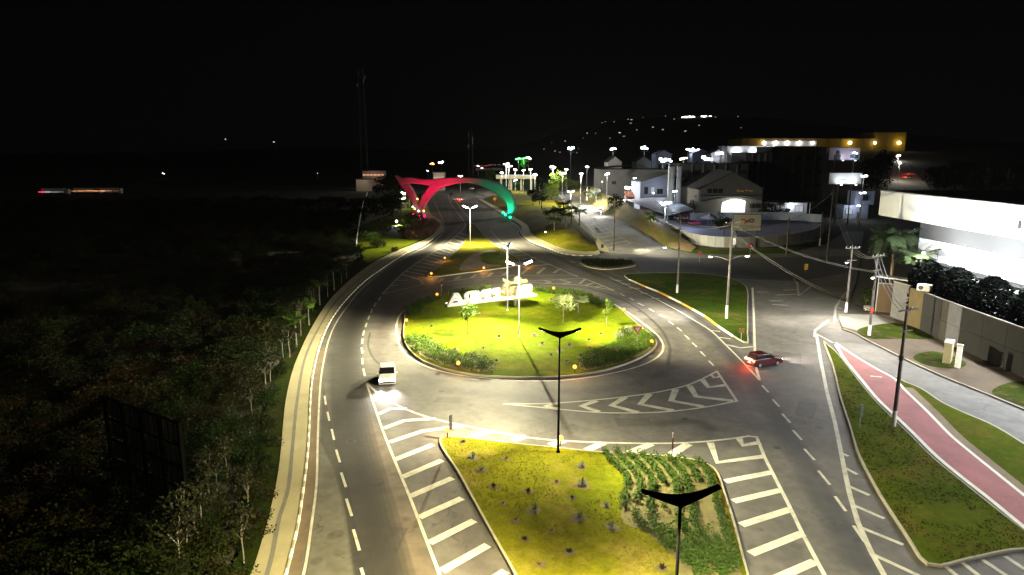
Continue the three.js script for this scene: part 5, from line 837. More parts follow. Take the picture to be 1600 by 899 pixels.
// the big dark billboard on the left, seen from behind
{
  const a = G(186, 792), b = G(301, 850), L = a.distanceTo(b), t = thing('rear_billboard', a, Math.atan2(-(b.z - a.z), b.x - a.x), 'big dark billboard seen from behind on the left, its grey panels in a steel frame', 'billboard');
  const y0 = 2.2, y1 = 8.0, cw = L / 4, rh = (y1 - y0) / 4, pm = speckled([0.2, 0.2, 0.215], 0.2, 2, 0.7), pg = metre(join(rbox(cw * 0.76, rh * 0.78, 0.05, 0.01)));
  for (let i = 0; i < 4; i++) for (let j = 0; j < 4; j++) shared('panel', pg, pm, t, cw * (i + 0.5), y0 + rh * (j + 0.5), 0);
  for (let i = 0; i <= 4; i++) mesh('frame_post', box(0.2, y1 + 0.1, 0.22, cw * i, (y1 + 0.1) / 2, 0.1), M.matt, t);
  for (let j = 0; j <= 4; j++) mesh('frame_rail', box(L, 0.12, 0.12, L / 2, y0 + rh * j, 0.09), M.matt, t);
  for (let i = 0; i < 4; i++) for (const k of [0.36, 0.64]) mesh('frame_stud', box(0.04, y1 - y0, 0.04, cw * (i + k), (y0 + y1) / 2, 0.05), M.matt, t);
  for (let i = 0; i <= 4; i += 2) mesh('brace', bar3(V(cw * i, 4.2, 0.1), V(cw * i, 0, 2.6), 0.06), M.matt, t);
}
// pale rail fence on the left
{
  const p = smooth(P([557, 388, 560, 362, 564, 338, 569, 316, 574, 304]), 3), t = thing('rail_fence', V(0, 0, 0), 0, 'thin pale rail fence running away left of the dark trees', 'fence');
  p.forEach((q, i) => { if (i % 2 === 0) mesh('fence_post', cyl(0.09, 0.09, 1.5, q.x, 0, q.z, 6), M.lime, t); }); for (const h of [0.6, 1.3]) mesh('rail', tube(p.map((q) => V(q.x, h, q.z)), 0.08, 80, 5), M.lime, t);
}
// ---------- houses, sheds and halls on the right ----------
function openings(t, list, z, mat, name = 'window', frameMat = M.darkSteel) { for (const [x, y, w, h, m] of list) { const f = mesh(name, [box(w + 0.24, 0.12, 0.14, x, y + h / 2 + 0.06, z), box(w + 0.24, 0.12, 0.14, x, y - h / 2 - 0.06, z), box(0.12, h, 0.14, x - w / 2 - 0.06, y, z), box(0.12, h, 0.14, x + w / 2 + 0.06, y, z), box(0.08, h, 0.1, x, y, z)], frameMat, t); mesh('pane', box(w, h, 0.04, x, y, z), m || mat, f); } }
function gableGeo(w, h0, h1, d, x = 0, z = 0) { const s = new THREE.Shape(); s.moveTo(-w / 2, 0); s.lineTo(w / 2, 0); s.lineTo(w / 2, h0); s.lineTo(0, h1); s.lineTo(-w / 2, h0); s.closePath(); return new THREE.ExtrudeGeometry(s, { depth: d, bevelEnabled: false }).translate(x, 0, z - d); }
function gableRoof(w, h0, h1, d, over, mat, t, z = 0) { for (const s of [-1, 1]) { const L = Math.hypot(w / 2, h1 - h0) + over, a = Math.atan2(h1 - h0, w / 2), g = box(L, 0.25, d + over * 2, 0, 0, 0); g.rotateZ(-s * a).translate(s * (w / 4 + over * 0.35), (h0 + h1) / 2 + 0.2 - over * 0.25, z - d / 2); mesh('roof', g, mat, t); } }
const cream = speckled([0.13, 0.12, 0.1], 0.15, 5, 0.9), blueWall = speckled([0.2, 0.22, 0.29], 0.12, 5, 0.9), greyWall = speckled([0.09, 0.088, 0.085], 0.15, 6, 0.9), darkWall = speckled([0.035, 0.035, 0.038], 0.2, 6, 0.9), roofBlue = speckled([0.1, 0.115, 0.16], 0.15, 5, 0.6), roofDark = speckled([0.03, 0.03, 0.033], 0.2, 5, 0.8), tileRed = speckled([0.28, 0.1, 0.06], 0.2, 4, 0.9), yellow = speckled([0.34, 0.21, 0.01], 0.12, 8, 0.8), paneDark = std(0.02, 0.15), paneLit = glow([0.8, 0.9, 1], 0.5), paneWarm = glow([1, 0.82, 0.5], 0.6);
const interior = glow([1, 0.98, 0.93], 2.2);
{ // gabled hall with a lit doorway
  const b = G(1141, 336), t = thing('gabled_hall', b, 0, 'cream gabled hall with a brightly lit arched doorway behind the yard', 'hall'), w = 24, h0 = 10.2, h1 = 16.6;
  mesh('wall', gableGeo(w, h0, h1, 30), cream, t); gableRoof(w, h0, h1, 30, 1.2, roofDark, t);
  mesh('fascia_band', box(w + 0.2, 0.5, 0.3, 0, 7.6, 0.15), M.darkSteel, t);
  openings(t, [[-8.5, 9.3, 1.6, 1.5], [-6.4, 9.3, 1.6, 1.5], [-4.3, 9.3, 1.6, 1.5]], 0.08, paneDark);
  mesh('wall_lettering', [ball(0.55, 2.5, 9.4, 0.1, 1), box(1.4, 0.5, 0.1, 4, 9.2, 0.1), box(1.2, 0.45, 0.1, 5.8, 9.5, 0.1), box(1.6, 0.4, 0.1, 7.5, 9.3, 0.1)].map((g) => g.scale(1, 1, 0.6)), std([0.75, 0.42, 0.1], 0.5), t);
  const s = new THREE.Shape(); s.moveTo(-4.6, 0); s.lineTo(-4.6, 4.6); s.quadraticCurveTo(0, 7.2, 4.6, 5.4); s.lineTo(4.6, 0); s.closePath();
  mesh('lit_doorway', new THREE.ExtrudeGeometry(s, { depth: 0.06, bevelEnabled: false }).translate(1, 0, 0.02), interior, t);
  mesh('canopy', (() => { const p = []; for (let i = 0; i <= 12; i++) { const x = -12 + i * 2; p.push(V(x, 5.6 + 1.7 * (1 - (x / 12) ** 2), 0.2)); } const q = p.map((v) => V(v.x, v.y - 0.2, 4)); return tris([...quads(p, q), ...quads(q, p)]); })(), roofBlue, t);
  for (const x of [-11.6, -5, 7, 11.6]) mesh('canopy_post', bar3(V(x, 0, 3.6), V(x * 0.92, 5.8, 3.8), 0.12), M.darkSteel, t);
  openings(t, [[8.4, 3.6, 2, 1.6], [10.6, 3.6, 1.6, 1.6]], 0.08, paneDark); point(t, 1, 4.5, 2.5, 180, [1, 0.97, 0.9], 20);
}
{ // bluish house
  const p = at(1021, 318, 292), t = thing('blue_house', V(p.x, 0, p.z), 0.1, 'pale blue house with two tall windows left of the silos', 'house');
  mesh('wall', (() => { const s = new THREE.Shape(); s.moveTo(-6, 0); s.lineTo(6.4, 0); s.lineTo(6.4, 15.2); s.lineTo(-6, 11.6); s.closePath(); return new THREE.ExtrudeGeometry(s, { depth: 14, bevelEnabled: false }).translate(0, 0, -14); })(), blueWall, t);
  const rf = box(13.2, 0.25, 15); rf.rotateZ(Math.atan2(3.6, 12.4)).translate(0.2, 13.6, -7); mesh('roof', rf, roofDark, t);
  openings(t, [[-3.4, 8, 1.4, 2.8], [-0.6, 8, 1.6, 2.8, paneLit], [2.6, 7.6, 2.4, 2]], 0.08, paneDark); mesh('awning', box(5, 0.2, 1.6, 1, 5.6, 0.8), roofBlue, t); point(t, 1, 9, 5, 60, COOL);
}
for (const [x, w, lab] of [[1047, 2.5, 'pale cylindrical silo, wider left one of the pair'], [1059.5, 1.9, 'pale cylindrical silo, narrower right one of the pair']]) {
  const p = at(x, 318, 272), t = thing('silo', V(p.x, 0, p.z), 0, lab, 'silo'); mesh('shell', cyl(w / 2, w / 2, 18.6, 0, 0, 0, 24), speckled([0.5, 0.5, 0.5], 0.15, 5, 0.6), t); mesh('silo_top', new THREE.ConeGeometry(w / 2 + 0.1, 0.8, 24).translate(0, 19, 0), M.galv, t); mesh('hoop', [4, 9, 14].map((y) => cyl(w / 2 + 0.05, w / 2 + 0.05, 0.15, 0, y, 0, 24)), M.galv, t);
}
{ // long dark warehouse on the left of the group
  const p = at(990, 300, 345), t = thing('warehouse', V(p.x, 0, p.z), 0, 'long grey warehouse with a pale curved roof edge, left of the halls', 'warehouse');
  mesh('wall', box(34, 15.5, 26, 0, 7.75, -13), greyWall, t); mesh('roof', (() => { const p = [], q = []; for (let i = 0; i <= 12; i++) { const x = -18 + i * 3, y = 15.5 + 1.6 * (1 - (x / 18) ** 2); p.push(V(x, y, 0.8)); q.push(V(x, y, -27)); } return tris([...quads(p, q), ...quads(q, p)]); })(), roofBlue, t);
  mesh('side_annex', box(5, 6, 8, -20, 3, 2), M.white, t); openings(t, [[-10, 9, 2, 1.4], [0, 9, 2, 1.4], [9, 9, 2, 1.4]], 0.08, paneDark);
}
{ // carport with a sloping sheet roof
  const a = G(978, 312, 4.6), b = G(1040, 307, 5.4), c = G(1084, 327, 3.4), d = G(1043, 337, 3.2), t = thing('carport', V(0, 0, 0), 0, 'sloping blue-grey sheet roof of a carport beside the earth bank', 'carport');
  const n = 9; for (let i = 0; i < n; i++) { const l = (p, q, f) => p.clone().lerp(q, f), f0 = i / n, f1 = (i + 0.96) / n; const p0 = l(a, d, f0), p1 = l(b, c, f0), q0 = l(a, d, f1), q1 = l(b, c, f1), dn = (v) => V(v.x, v.y - 0.08, v.z); mesh('roof_sheet', tris([...quads([p0, p1], [q0, q1]), ...quads([dn(q0), dn(q1)], [dn(p0), dn(p1)]), ...quads([q0, q1], [dn(q0), dn(q1)]), ...quads([dn(p0), dn(p1)], [p0, p1])]), speckled([0.36, 0.38, 0.46], 0.15, 4, 0.5), t); }
  for (const p of [a, b, c, d, a.clone().lerp(d, 0.5)]) mesh('carport_post', bar3(V(p.x, 0, p.z), V(p.x, p.y - 0.1, p.z), 0.12), M.galv, t);
}
{ // small red roofed hut above the bank
  const p = at(988, 302, 300), t = thing('red_roof_hut', V(p.x, 0, p.z), 0, 'small hut with a red tiled roof behind the warm flood lamp', 'hut'); mesh('wall', box(11, 5, 6, 3, 2.5, -3), cream, t); mesh('roof', (() => { const g = box(12, 0.25, 5); g.rotateX(0.45).translate(3, 5.8, -1.4); return g; })(), tileRed, t); openings(t, [[3, 2.6, 1.4, 1.4]], 0.08, paneWarm);
}
{ // low white house, lit
  const p = at(1231, 328, 266), t = thing('low_house', V(p.x, 0, p.z), 0, 'low white lit house with a porch, right of the gabled hall', 'house'); mesh('wall', box(15, 4.8, 9, 0, 2.4, -4.5), speckled([0.6, 0.6, 0.62], 0.1, 4, 0.8), t); mesh('roof', box(17, 0.3, 12, 0, 5, -3.2), roofDark, t);
  openings(t, [[-4.6, 2.6, 2.6, 1.8, paneLit], [4.4, 2.4, 3, 2.4, paneLit]], 0.08, paneLit); mesh('door', box(1.1, 2.4, 0.1, 0, 1.2, 0.06), M.darkSteel, t); for (const x of [-7.6, 1.4, 7.6]) mesh('porch_post', cyl(0.12, 0.12, 4.8, x, 0, 2.4, 8), M.white, t); point(t, 1.5, 4, 2, 50, COOL, 20);
}
{ // very dark tall blocks
  const mk = (x0, x1, yT, d, lab, n) => { const a = at(x0, yT, d), b = at(x1, yT, d), t = thing('dark_block', V((a.x + b.x) / 2, 0, -d), 0, lab, 'building'), w = b.x - a.x, h = a.y; mesh('wall', box(w, h, 22, 0, h / 2, -11), darkWall, t); mesh('roof', box(w + 0.6, 0.5, 22.6, 0, h + 0.25, -11), roofDark, t); for (let i = 1; i < n; i++) mesh('column', box(0.7, h, 0.5, -w / 2 + w * i / n, h / 2, 0.25), greyWall, t); openings(t, [...Array(n)].flatMap((_, i) => [0.3, 0.55, 0.8].map((f) => [-w / 2 + w * (i + 0.5) / n, h * f, w / n * 0.5, 1.8])), 0.1, paneDark); };
  mk(1166, 1207, 240, 335, 'dark tall industrial block with pale columns, left of two', 4); mk(1207, 1292, 231, 345, 'dark tall industrial block, broader right one', 5); mk(1064, 1170, 257, 330, 'long dark low hall behind the gabled hall', 6);
}
{ // floodlit white hangar on the slope
  const a = at(1136, 229, 470), b = at(1206, 256, 470), g = ground((a.x + b.x) / 2, -470), t = thing('white_hangar', V((a.x + b.x) / 2, g, -470), 0, 'white hangar with a bright fascia behind the dark blocks', 'hangar'), w = b.x - a.x, h = a.y - g;
  mesh('wall', box(w, h, 20, 0, h / 2, -10), greyWall, t); mesh('fascia', box(w + 1, 4.5, 0.6, 0, h - 2, 0.4), M.white, t); mesh('side_pier', box(4.2, h, 1, -w / 2 + 2, h / 2, 0.5), M.white, t); mesh('shutter_door', box(w * 0.5, h * 0.5, 0.2, 2, h * 0.25, 0.1), M.darkSteel, t); mesh('roof', box(w + 1.5, 0.4, 21, 0, h + 0.2, -10), roofBlue, t);
  for (const x of [-0.3, 0.1, 0.45]) { mesh('wall_lamp', rbox(0.6, 0.4, 0.5, 0.05, x * w, h - 6, 1.6), glow(COOL, 6), t); spot(t, x * w, h - 6, 3.6, x * w, h - 1.5, 0, 420, COOL, 1.2); }
}
{ // pale sheds left of the hangar
  const mk = (x0, x1, yT, d, lab, mat, rm) => { const a = at(x0, yT, d), b = at(x1, yT, d), g = ground((a.x + b.x) / 2, -d), t = thing('shed', V((a.x + b.x) / 2, g, -d), 0, lab, 'shed'), w = b.x - a.x, h = a.y - g; mesh('wall', gableGeo(w, h * 0.85, h, 16), mat, t); gableRoof(w, h * 0.85, h, 16, 0.6, rm, t); openings(t, [[-w * 0.25, h * 0.4, w * 0.14, h * 0.2], [w * 0.2, h * 0.4, w * 0.14, h * 0.2]], 0.08, paneDark); mesh('shed_door', box(w * 0.16, h * 0.4, 0.1, 0, h * 0.2, 0.06), M.darkSteel, t); };
  mk(1026, 1050, 235, 520, 'tall bluish shed between the two pairs of flood lamps', blueWall, roofBlue); mk(1083, 1112, 234, 500, 'pale blue shed left of the floodlit hangar', blueWall, roofBlue); mk(1112, 1136, 234, 485, 'pale shed beside the floodlit hangar, reddish plants in front', speckled([0.5, 0.48, 0.52], 0.15, 5, 0.8), roofBlue); mk(950, 972, 245, 420, 'small pale shed with a lamp on its ridge, farthest left', speckled([0.4, 0.4, 0.4], 0.15, 5, 0.8), roofDark); mk(995, 1018, 245, 440, 'small dark-roofed shed under the big blue-white flood lamp', greyWall, roofDark);
}
{ // long yellow store on the hillside
  const a = at(1160, 217, 610), b = at(1413, 234, 610), g = ground((a.x + b.x) / 2, -610) - 3, t = thing('yellow_store', V((a.x + b.x) / 2, g, -610), 0, 'very long yellow store on the hillside, lamps along its wall', 'store'), w = b.x - a.x, h = a.y - g;
  mesh('wall', box(w, h, 40, 0, h / 2, -20), yellow, t); mesh('tall_end', box(27, h + 5.5, 42, w / 2 - 13.5, (h + 5.5) / 2, -20), yellow, t); mesh('roof', box(w - 26, 0.5, 41, -13, h + 0.25, -20), roofDark, t); mesh('white_front', box(46, 4.5, 1, -w / 2 + 42, h - 4, 0.6), M.white, t);
  for (let i = 0; i < 14; i++) mesh('wall_joint', box(0.3, h, 0.2, -w / 2 + (i + 0.5) * w / 14, h / 2, 0.1), std([0.4, 0.25, 0.02], 0.8), t);
  for (const [px, cd, c] of [[1195, 420, WHITE], [1214, 420, WHITE], [1232, 420, WHITE], [1251, 420, WHITE], [1272, 200, WHITE], [1330, 900, [1, 0.85, 0.4]], [1369, 160, WHITE], [1407, 900, [1, 0.85, 0.4]]]) { const x = at(px, 222, 606).x - (a.x + b.x) / 2; mesh('wall_lamp', ball(cd > 300 ? 1.5 : 1.1, x, h - 3.5, 2.4, 2), glow(c, 9), t); point(t, x, h - 3.5, 4.6, cd * 0.07, c, 60); }
}
{ // small lit shop and gantry at the right
  const p = at(1338, 326, 250), t = thing('lit_kiosk', V(p.x, 0, p.z), 0, 'small floodlit kiosk under the billboards, left of the white building', 'kiosk'); mesh('wall', box(9, 5, 6, 0, 2.5, -3), blueWall, t); mesh('upper_storey', box(7, 5, 6, 3, 7.6, -3.4), blueWall, t); mesh('roof', box(8, 0.3, 7, 3, 10.2, -3.4), roofDark, t); openings(t, [[-2.6, 2.6, 2.2, 1.8, paneLit], [3, 7.6, 1.8, 1.8]], 0.08, paneDark); mesh('door', box(1.1, 2.4, 0.1, 1, 1.2, 0.06), M.darkSteel, t); point(t, -2, 4.4, 2.5, 60, COOL, 20);
}
{ // parked things in the yard
  const pc = (px, py, rot, paint, lab) => { const c = copy(car2, G(px, py, 0.03), rot, lab); for (const q of c.children.filter((q) => q.isLight || q.name === 'lamp_aim')) c.remove(q); lights(c, carOff.head, carOff.tail, 0, 0); paintCar(c, paint); return c; };
  pc(1085, 351, 1.4, std([0.5, 0.06, 0.2], 0.4), 'magenta car parked at the left of the fenced yard'); pc(1068, 347, 1.5, blackPaint, 'dark car parked under the carport edge'); pc(1052, 343, 1.3, greyPaint, 'grey car parked under the carport');
  const tent = thing('tent', G(1109, 351, 0.03), 0.3, 'small lilac tent roof between parked car and dark tree in the yard', 'tent'); mesh('tent_roof', new THREE.ConeGeometry(3.2, 1.8, 4, 1).rotateY(0.78).translate(0, 3, 0), speckled([0.4, 0.38, 0.5], 0.1, 3, 0.8), tent); for (const [x, z] of [[1.9, 1.9], [-1.9, 1.9], [1.9, -1.9], [-1.9, -1.9]]) mesh('tent_pole', cyl(0.06, 0.06, 2.2, x, 0, z, 6), M.galv, tent);
}
// ---------- lamps near and far ----------
function mast(px, py, depth, rad, col, k, label, group, { cd = 0, cat = 'lamp', postR = 0.12, beam = 0 } = {}) {
  const p = at(px, py, depth), g = ground(p.x, p.z), t = thing('lamp', V(p.x, g, p.z), 0, label, cat, group), h = Math.max(1, p.y - g);
  mesh('post', cyl(postR, postR * 0.7, h, 0, 0, 0, 8), M.galv, t); mesh('lamp_bracket', box(rad * 2.2, rad * 0.3, rad * 0.6, 0, h - rad * 1.0, 0), M.darkSteel, t);
  const pr = rng(Math.round(px * 7 + py)); mesh('lamp_lens', rad < 0.45 ? ball(rad, 0, h, 0, 1) : [...Array(3 + Math.floor(pr() * 3))].map((_, i, a) => rbox(rad * (0.7 + 0.5 * pr()), rad * (0.5 + 0.4 * pr()), rad * 0.6, rad * 0.15, rad * (i - (a.length - 1) / 2) * 0.72, h + rad * (pr() - 0.4) * 0.8, rad * 0.3 * pr())), glow(col, k), t); if (cd) point(t, 0, h - rad - 0.6, 0, cd, col, rad * 60); if (beam) spot(t, 0, h - rad - 0.3, 0, 3, 0, 4, beam, col, 1.25, 1); return t;
}
const BLUE = [0.7, 0.85, 1];
mast(1040, 318, 214, 0.95, [0.74, 0.85, 1], 14, 'huge white flood lamp beside the carport roof', undefined, { cd: 900 });
mast(982, 294, 285, 1.15, WHITE, 14, 'huge warm flood lamp left of the bluish house', undefined, { cd: 100 });
mast(1054.5, 299.5, 262, 0.7, BLUE, 12, 'blue-white lamp in front of the silos', undefined, { cd: 90 });
mast(994, 279.5, 320, 0.85, BLUE, 12, 'blue-white lamp on the grey warehouse front', undefined, { cd: 90 });
mast(949, 272.5, 322, 0.9, COOL, 12, 'white lamp at the left corner of the grey warehouse', undefined, { cd: 260 });
mast(1021, 302, 280, 0.35, COOL, 8, 'small lamp under the windows of the bluish house');
mast(939, 325, 258, 0.7, WHITE, 12, 'white globe lamp low on the earth bank', undefined, { cd: 200 });
mast(892, 300, 300, 0.8, WHITE, 11, 'white ground light at the top of the earth bank', undefined, { cd: 900 });
mast(932, 304, 300, 0.5, COOL, 8, 'small lamp behind the street trees on the bank', undefined, { cd: 90 });
mast(864, 260.5, 400, 1.3, WHITE, 12, 'big street lamp above the lit trees at the side road bend', undefined, { cd: 4000 });
mast(879, 270.5, 330, 0.9, [1, 0.95, 0.4], 9, 'yellow street lamp glowing inside the lit tree crown', undefined, { cd: 900 });
mast(885, 265.5, 390, 0.8, COOL, 9, 'smaller white lamp right of the big bend lamp', undefined, { cd: 120 });
mast(908, 272, 300, 0.5, WHITE, 11, 'slim tall street lamp in the middle of the side road', undefined, { cd: 8000 });
mast(941, 284, 262, 0.22, WHITE, 6, 'slim unlit-looking lamp post on the earth bank');
mast(852.5, 365.5, 198, 0.3, WHITE, 9, 'low white globe light on the mound lawn', undefined, { cd: 40 });
mast(619.5, 346, 226, 0.4, WHITE, 12, 'white post lamp on the lit lawn left of the bend', undefined, { cd: 0, beam: 2600 });
[[630, 302, 0.75, 'yellowish cluster lamp beside the arch leg, largest'], [629, 310.5, 0.6, 'yellowish lamp below the largest by the arch leg'], [632, 315, 0.45, 'small yellowish lamp, lowest of the column by the arch leg'], [633, 294, 0.3, 'tiny lamp above the column by the arch leg'], [639, 289, 0.35, 'white lamp fixed at the arch triangle corner']].forEach(([x, y, r, l], i) => mast(x, y, 292, r, i < 3 ? [1, 1, 0.6] : WHITE, 10, l, undefined, { cd: i < 2 ? 120 : 0 }));
[[645, 323.5, WHITE], [648, 326.5, AMBER], [654, 330, WHITE], [662, 330.5, AMBER], [652, 311, AMBER]].forEach(([x, y, c], i) => mast(x, y, 272, 0.32, c, 12, ['tiny white ground lamp left of the arch legs', 'tiny amber ground lamp left of the arch legs', 'white ground lamp directly in front of the arch legs', 'amber ground lamp right of the arch legs', 'amber lamp in the fork of the arch legs'][i], undefined, { postR: 0.05 }));
[[791, 256], [795, 260], [805, 265.5], [818, 266], [829, 265], [836, 273], [784, 270]].forEach(([x, y], i) => mast(x, y, 390 + (i % 3) * 15, i < 2 ? 1 : 0.75, WHITE, 10, 'tall street lamp standing beyond the right shoulder of the arch', 'street lamps beyond the right shoulder of the arch', { cd: 700, postR: 0.28 }));
mast(805, 282, 360, 0.8, COOL, 8, 'low white lamp among the street lamps beyond the arch');
mast(689, 253.5, 620, 2.0, COOL, 11, 'big white flood lamp far beyond the arch'); mast(675, 256, 620, 1.2, [1, 0.35, 0.08], 9, 'orange lamp left of the big white lamp beyond the arch'); mast(668, 267, 500, 0.6, COOL, 8, 'small white lamp low over the arch beam');
mast(747, 259.5, 520, 0.7, WHITE, 8, 'small white lamp left of the lit tree beyond the arch'); mast(753, 263, 520, 0.6, WHITE, 5, 'faint lamp beside the small white lamp beyond the arch'); mast(719, 275.5, 420, 0.9, [1, 0.95, 0.55], 9, 'yellow-white lamp just above the arch crown');
mast(810, 248.5, 560, 1.2, [0.15, 1, 0.25], 7, 'bright green lamp at the left of the green lit trees', undefined, { cd: 500 }); mast(818, 248, 560, 1.0, [0.15, 1, 0.25], 6, 'green lamp between the green lit trees and the white light', undefined, { cd: 500 }); mast(826, 247.5, 560, 1.7, WHITE, 9, 'wide white light right of the green lit trees');
broadTree('green_tree', V(at(819, 245, 566).x, 0, -566), 'small tree lit vivid green far beyond the arch', 'tree', { h: 24, tr: 0.3, clear: 0.5, cr: 3.6, ch: 4.5, lobes: 14, n: 50, s: 1, mat: M.leafLit, seed: 241 });
[[892, 233, 560, 2.3, 'biggest blue-white flood lamp, far left of the industrial area'], [958, 233, 540, 1.9, 'blue-white flood lamp, second from the left above the sheds'], [1007, 232, 540, 2.2, 'bright blue-white flood lamp over the dark-roofed shed'], [1078, 235, 505, 1.8, 'blue-white lamp, left of a close pair by the blue shed'], [1087, 234, 505, 1.4, 'blue-white lamp, right of a close pair by the blue shed'], [1036, 251, 430, 2.1, 'white flood lamp, left and larger of a low close pair'], [1046, 251, 430, 1.4, 'white flood lamp, right and smaller of a low close pair'], [1068, 248, 430, 1.3, 'yellowish flood lamp between the low pair and the star-bright one'], [1105, 248, 400, 2.0, 'star-bright white flood lamp below the blue shed'], [1126, 239, 478, 2.0, 'white lamp in front of the pale shed with reddish plants'], [917.5, 261, 420, 0.9, 'small blue lamp alone in the dark behind the lit trees'], [1350, 276, 226, 0.75, 'blue-white lamp right of the blank billboard'], [1348, 302, 244, 0.6, 'white lamp over the kiosk upper storey'], [1336, 239, 300, 0.7, 'white lamp in front of the figure billboard'], [1342, 322, 240, 0.5, 'low white lamp at the kiosk front']].forEach(([x, y, d, r, l], i) => mast(x, y, d, r, i === 7 ? [1, 0.95, 0.6] : i % 2 ? COOL : BLUE, 11, l, undefined, { cd: i < 10 ? 160 : 40, postR: 0.2 }));
bush('red_plant', V(at(1129, 243, 480).x, ground(at(1129, 243, 480).x, -480), -478), 'reddish bush lit by the lamp at the pale shed', { rx: 4, ry: 4, n: 400, s: 0.9, mat: leaf([0.35, 0.06, 0.08]), seed: 245 });
mast(1404, 244, 520, 1.1, WHITE, 8, 'white street lamp at the top of the climbing road', undefined, { cd: 700 }); mast(1406, 255, 430, 0.8, WHITE, 8, 'white street lamp halfway up the climbing road', undefined, { cd: 700 });
{ // many tiny lights of the far town
  const r = rng(500), far = [[867, 242, 1], [862, 231, 0], [911, 234, 0], [917, 243, 2], [901, 242, 1], [959, 217, 0], [980, 234, 0], [984, 234, 0], [994, 233, 0], [1035, 221, 0], [1038, 223.5, 0], [1052, 222.5, 0], [1070, 223, 0], [1076, 223, 0], [1109.5, 221, 2], [1116, 221, 2], [1152, 202, 0], [945, 222, 0], [953, 219, 0], [968, 215, 0], [975, 213.5, 0], [986, 211, 0], [1004, 211, 0], [1020, 209, 0], [1091, 225, 0], [875, 239, 0], [883, 238, 2], [904, 238, 0], [930, 236, 0], [940, 228, 0], [850, 233, 0], [1158, 203, 0]];
  for (const [x, y, c] of far) mast(x, y, 1000 + 380 * r(), 0.5 + 0.55 * r(), c === 1 ? [1, 0.6, 0.25] : c === 2 ? BLUE : WHITE, 0.3 + 1.3 * r() * r(), ['tiny white light of the far town in the dark', 'tiny orange light of the far town in the dark', 'tiny blue light of the far town in the dark'][c], ['white', 'orange', 'blue'][c] + ' lights of the far town', { postR: 0.3, cat: 'distant lamp' });
  [[1066, 204, 2], [1072, 201.5, 3.2], [1077, 201.5, 2.6], [1082, 201.5, 1.8], [1096.5, 202.5, 2], [1100.5, 202.5, 2.6], [1109, 201.5, 1.3]].forEach(([x, y, s]) => mast(x, y, 1250, s, WHITE, 7, 'bright light of the hilltop cluster on the skyline', 'lights of the hilltop cluster', { postR: 0.4, cat: 'distant lamp' }));
  [[255, 271.5, 0.75, 6, 'lone white light far off in the left darkness, brightest and lowest'], [352, 217.5, 1, 2, 'faint white light high in the left darkness, left of two'], [428, 222, 1, 2, 'faint reddish light high in the left darkness, right of two'], [496, 271, 0.4, 1, 'faint thin light standing alone left of the arch']].forEach(([x, y, s, k, l]) => mast(x, y, y > 240 ? 640 : 1500, s, WHITE, k, l, undefined, { postR: 0.2, cat: 'distant lamp' }));
}
{ // buildings with warm light left of and behind the arch
  const mk = (x0, x1, yT, yB, d, lab, lit, k) => { const a = at(x0, yT, d), b = at(x1, yB, d), g = ground((a.x + b.x) / 2, -d), t = thing('distant_building', V((a.x + b.x) / 2, g, -d), 0, lab, 'building'), w = b.x - a.x, h = a.y - g; mesh('wall', box(w, h, 8, 0, h / 2, -4), speckled([0.3, 0.24, 0.2], 0.15, 5, 0.9), t); mesh('roof', box(w + 1, 0.4, 9, 0, h + 0.2, -4), roofDark, t); for (let i = 0; i < 6; i++) mesh('window', box(w / 8, Math.max(0.9, (a.y - b.y) * 0.28), 0.1, -w / 2 + w * (i + 0.5) / 6, b.y - g + (a.y - b.y) * 0.3, 0.06), glow(lit, k), t); point(t, 0, (a.y + b.y) / 2 - g, 6, 40, lit, 30); };
  mk(566, 600, 267.5, 276, 480, 'low building with a glowing reddish front left of the arch', [1, 0.5, 0.32], 0.8); mk(677, 694, 270, 281, 440, 'small cream lit building peeping over the arch beam', [1, 0.9, 0.6], 0.5); mk(556, 577, 281, 284.5, 430, 'dim low lit wall at the left of the reddish building', [1, 0.9, 0.6], 0.15); mk(1050, 1082, 203, 206, 1262, 'pale lit building on the hilltop', [1, 0.95, 0.8], 0.4);
}
{ // far viaduct behind the arch
  const t = thing('viaduct', V(0, 0, -440), 0, 'pale concrete viaduct deck behind the street lamps beyond the arch', 'viaduct'), x0 = at(775, 274, 440).x, x1 = at(838, 270, 440).x; const g = box(x1 - x0, 1.6, 8, (x0 + x1) / 2, 8.2, 0); mesh('deck', g, M.concrete, t); for (let i = 0; i < 4; i++) mesh('pier', box(1.2, 7.6, 3, x0 + (x1 - x0) * (i + 0.5) / 4, 3.8, 0), M.concrete, t); mesh('railing', box(x1 - x0, 1, 0.2, (x0 + x1) / 2, 9.5, 3.8), M.galv, t);
}
// ---------- masts, distant vehicles ----------
function lattice3(px, topPy, depth, w, label) { const p = at(px, topPy, depth), g = ground(p.x, p.z), h = p.y - g, t = thing('lattice_mast', V(p.x, g, p.z), 0, label, 'mast'), legs = [], br = []; const c = [[-1, -1], [1, -1], [1, 1], [-1, 1]]; for (let i = 0; i < 4; i++) { legs.push(bar3(V(c[i][0] * w, 0, c[i][1] * w), V(c[i][0] * w * 0.7, h, c[i][1] * w * 0.7), 0.18, 5)); for (let k = 0; k < 18; k++) { const d = c[(i + 1) % 4], f = (y) => 1 - 0.3 * y / h, y0 = h * k / 18, y1 = h * (k + 1) / 18; br.push(bar3(V(c[i][0] * w * f(y0), y0, c[i][1] * w * f(y0)), V(d[0] * w * f(y1), y1, d[1] * w * f(y1)), 0.1, 4)); } } mesh('leg', legs, M.black, t); mesh('lattice', br, M.black, t); for (let k = 0; k < 4; k++) mesh('antenna', box(0.5, 2.6, 0.4, c[k][0] * w, h - 4 - k * 3, c[k][1] * w), M.galv, t); }
lattice3(563, 105, 520, 2.4, 'tall lattice mast barely visible against the black sky, left of the arch'); lattice3(735, 203, 560, 1.8, 'shorter lattice mast behind the arch crown');
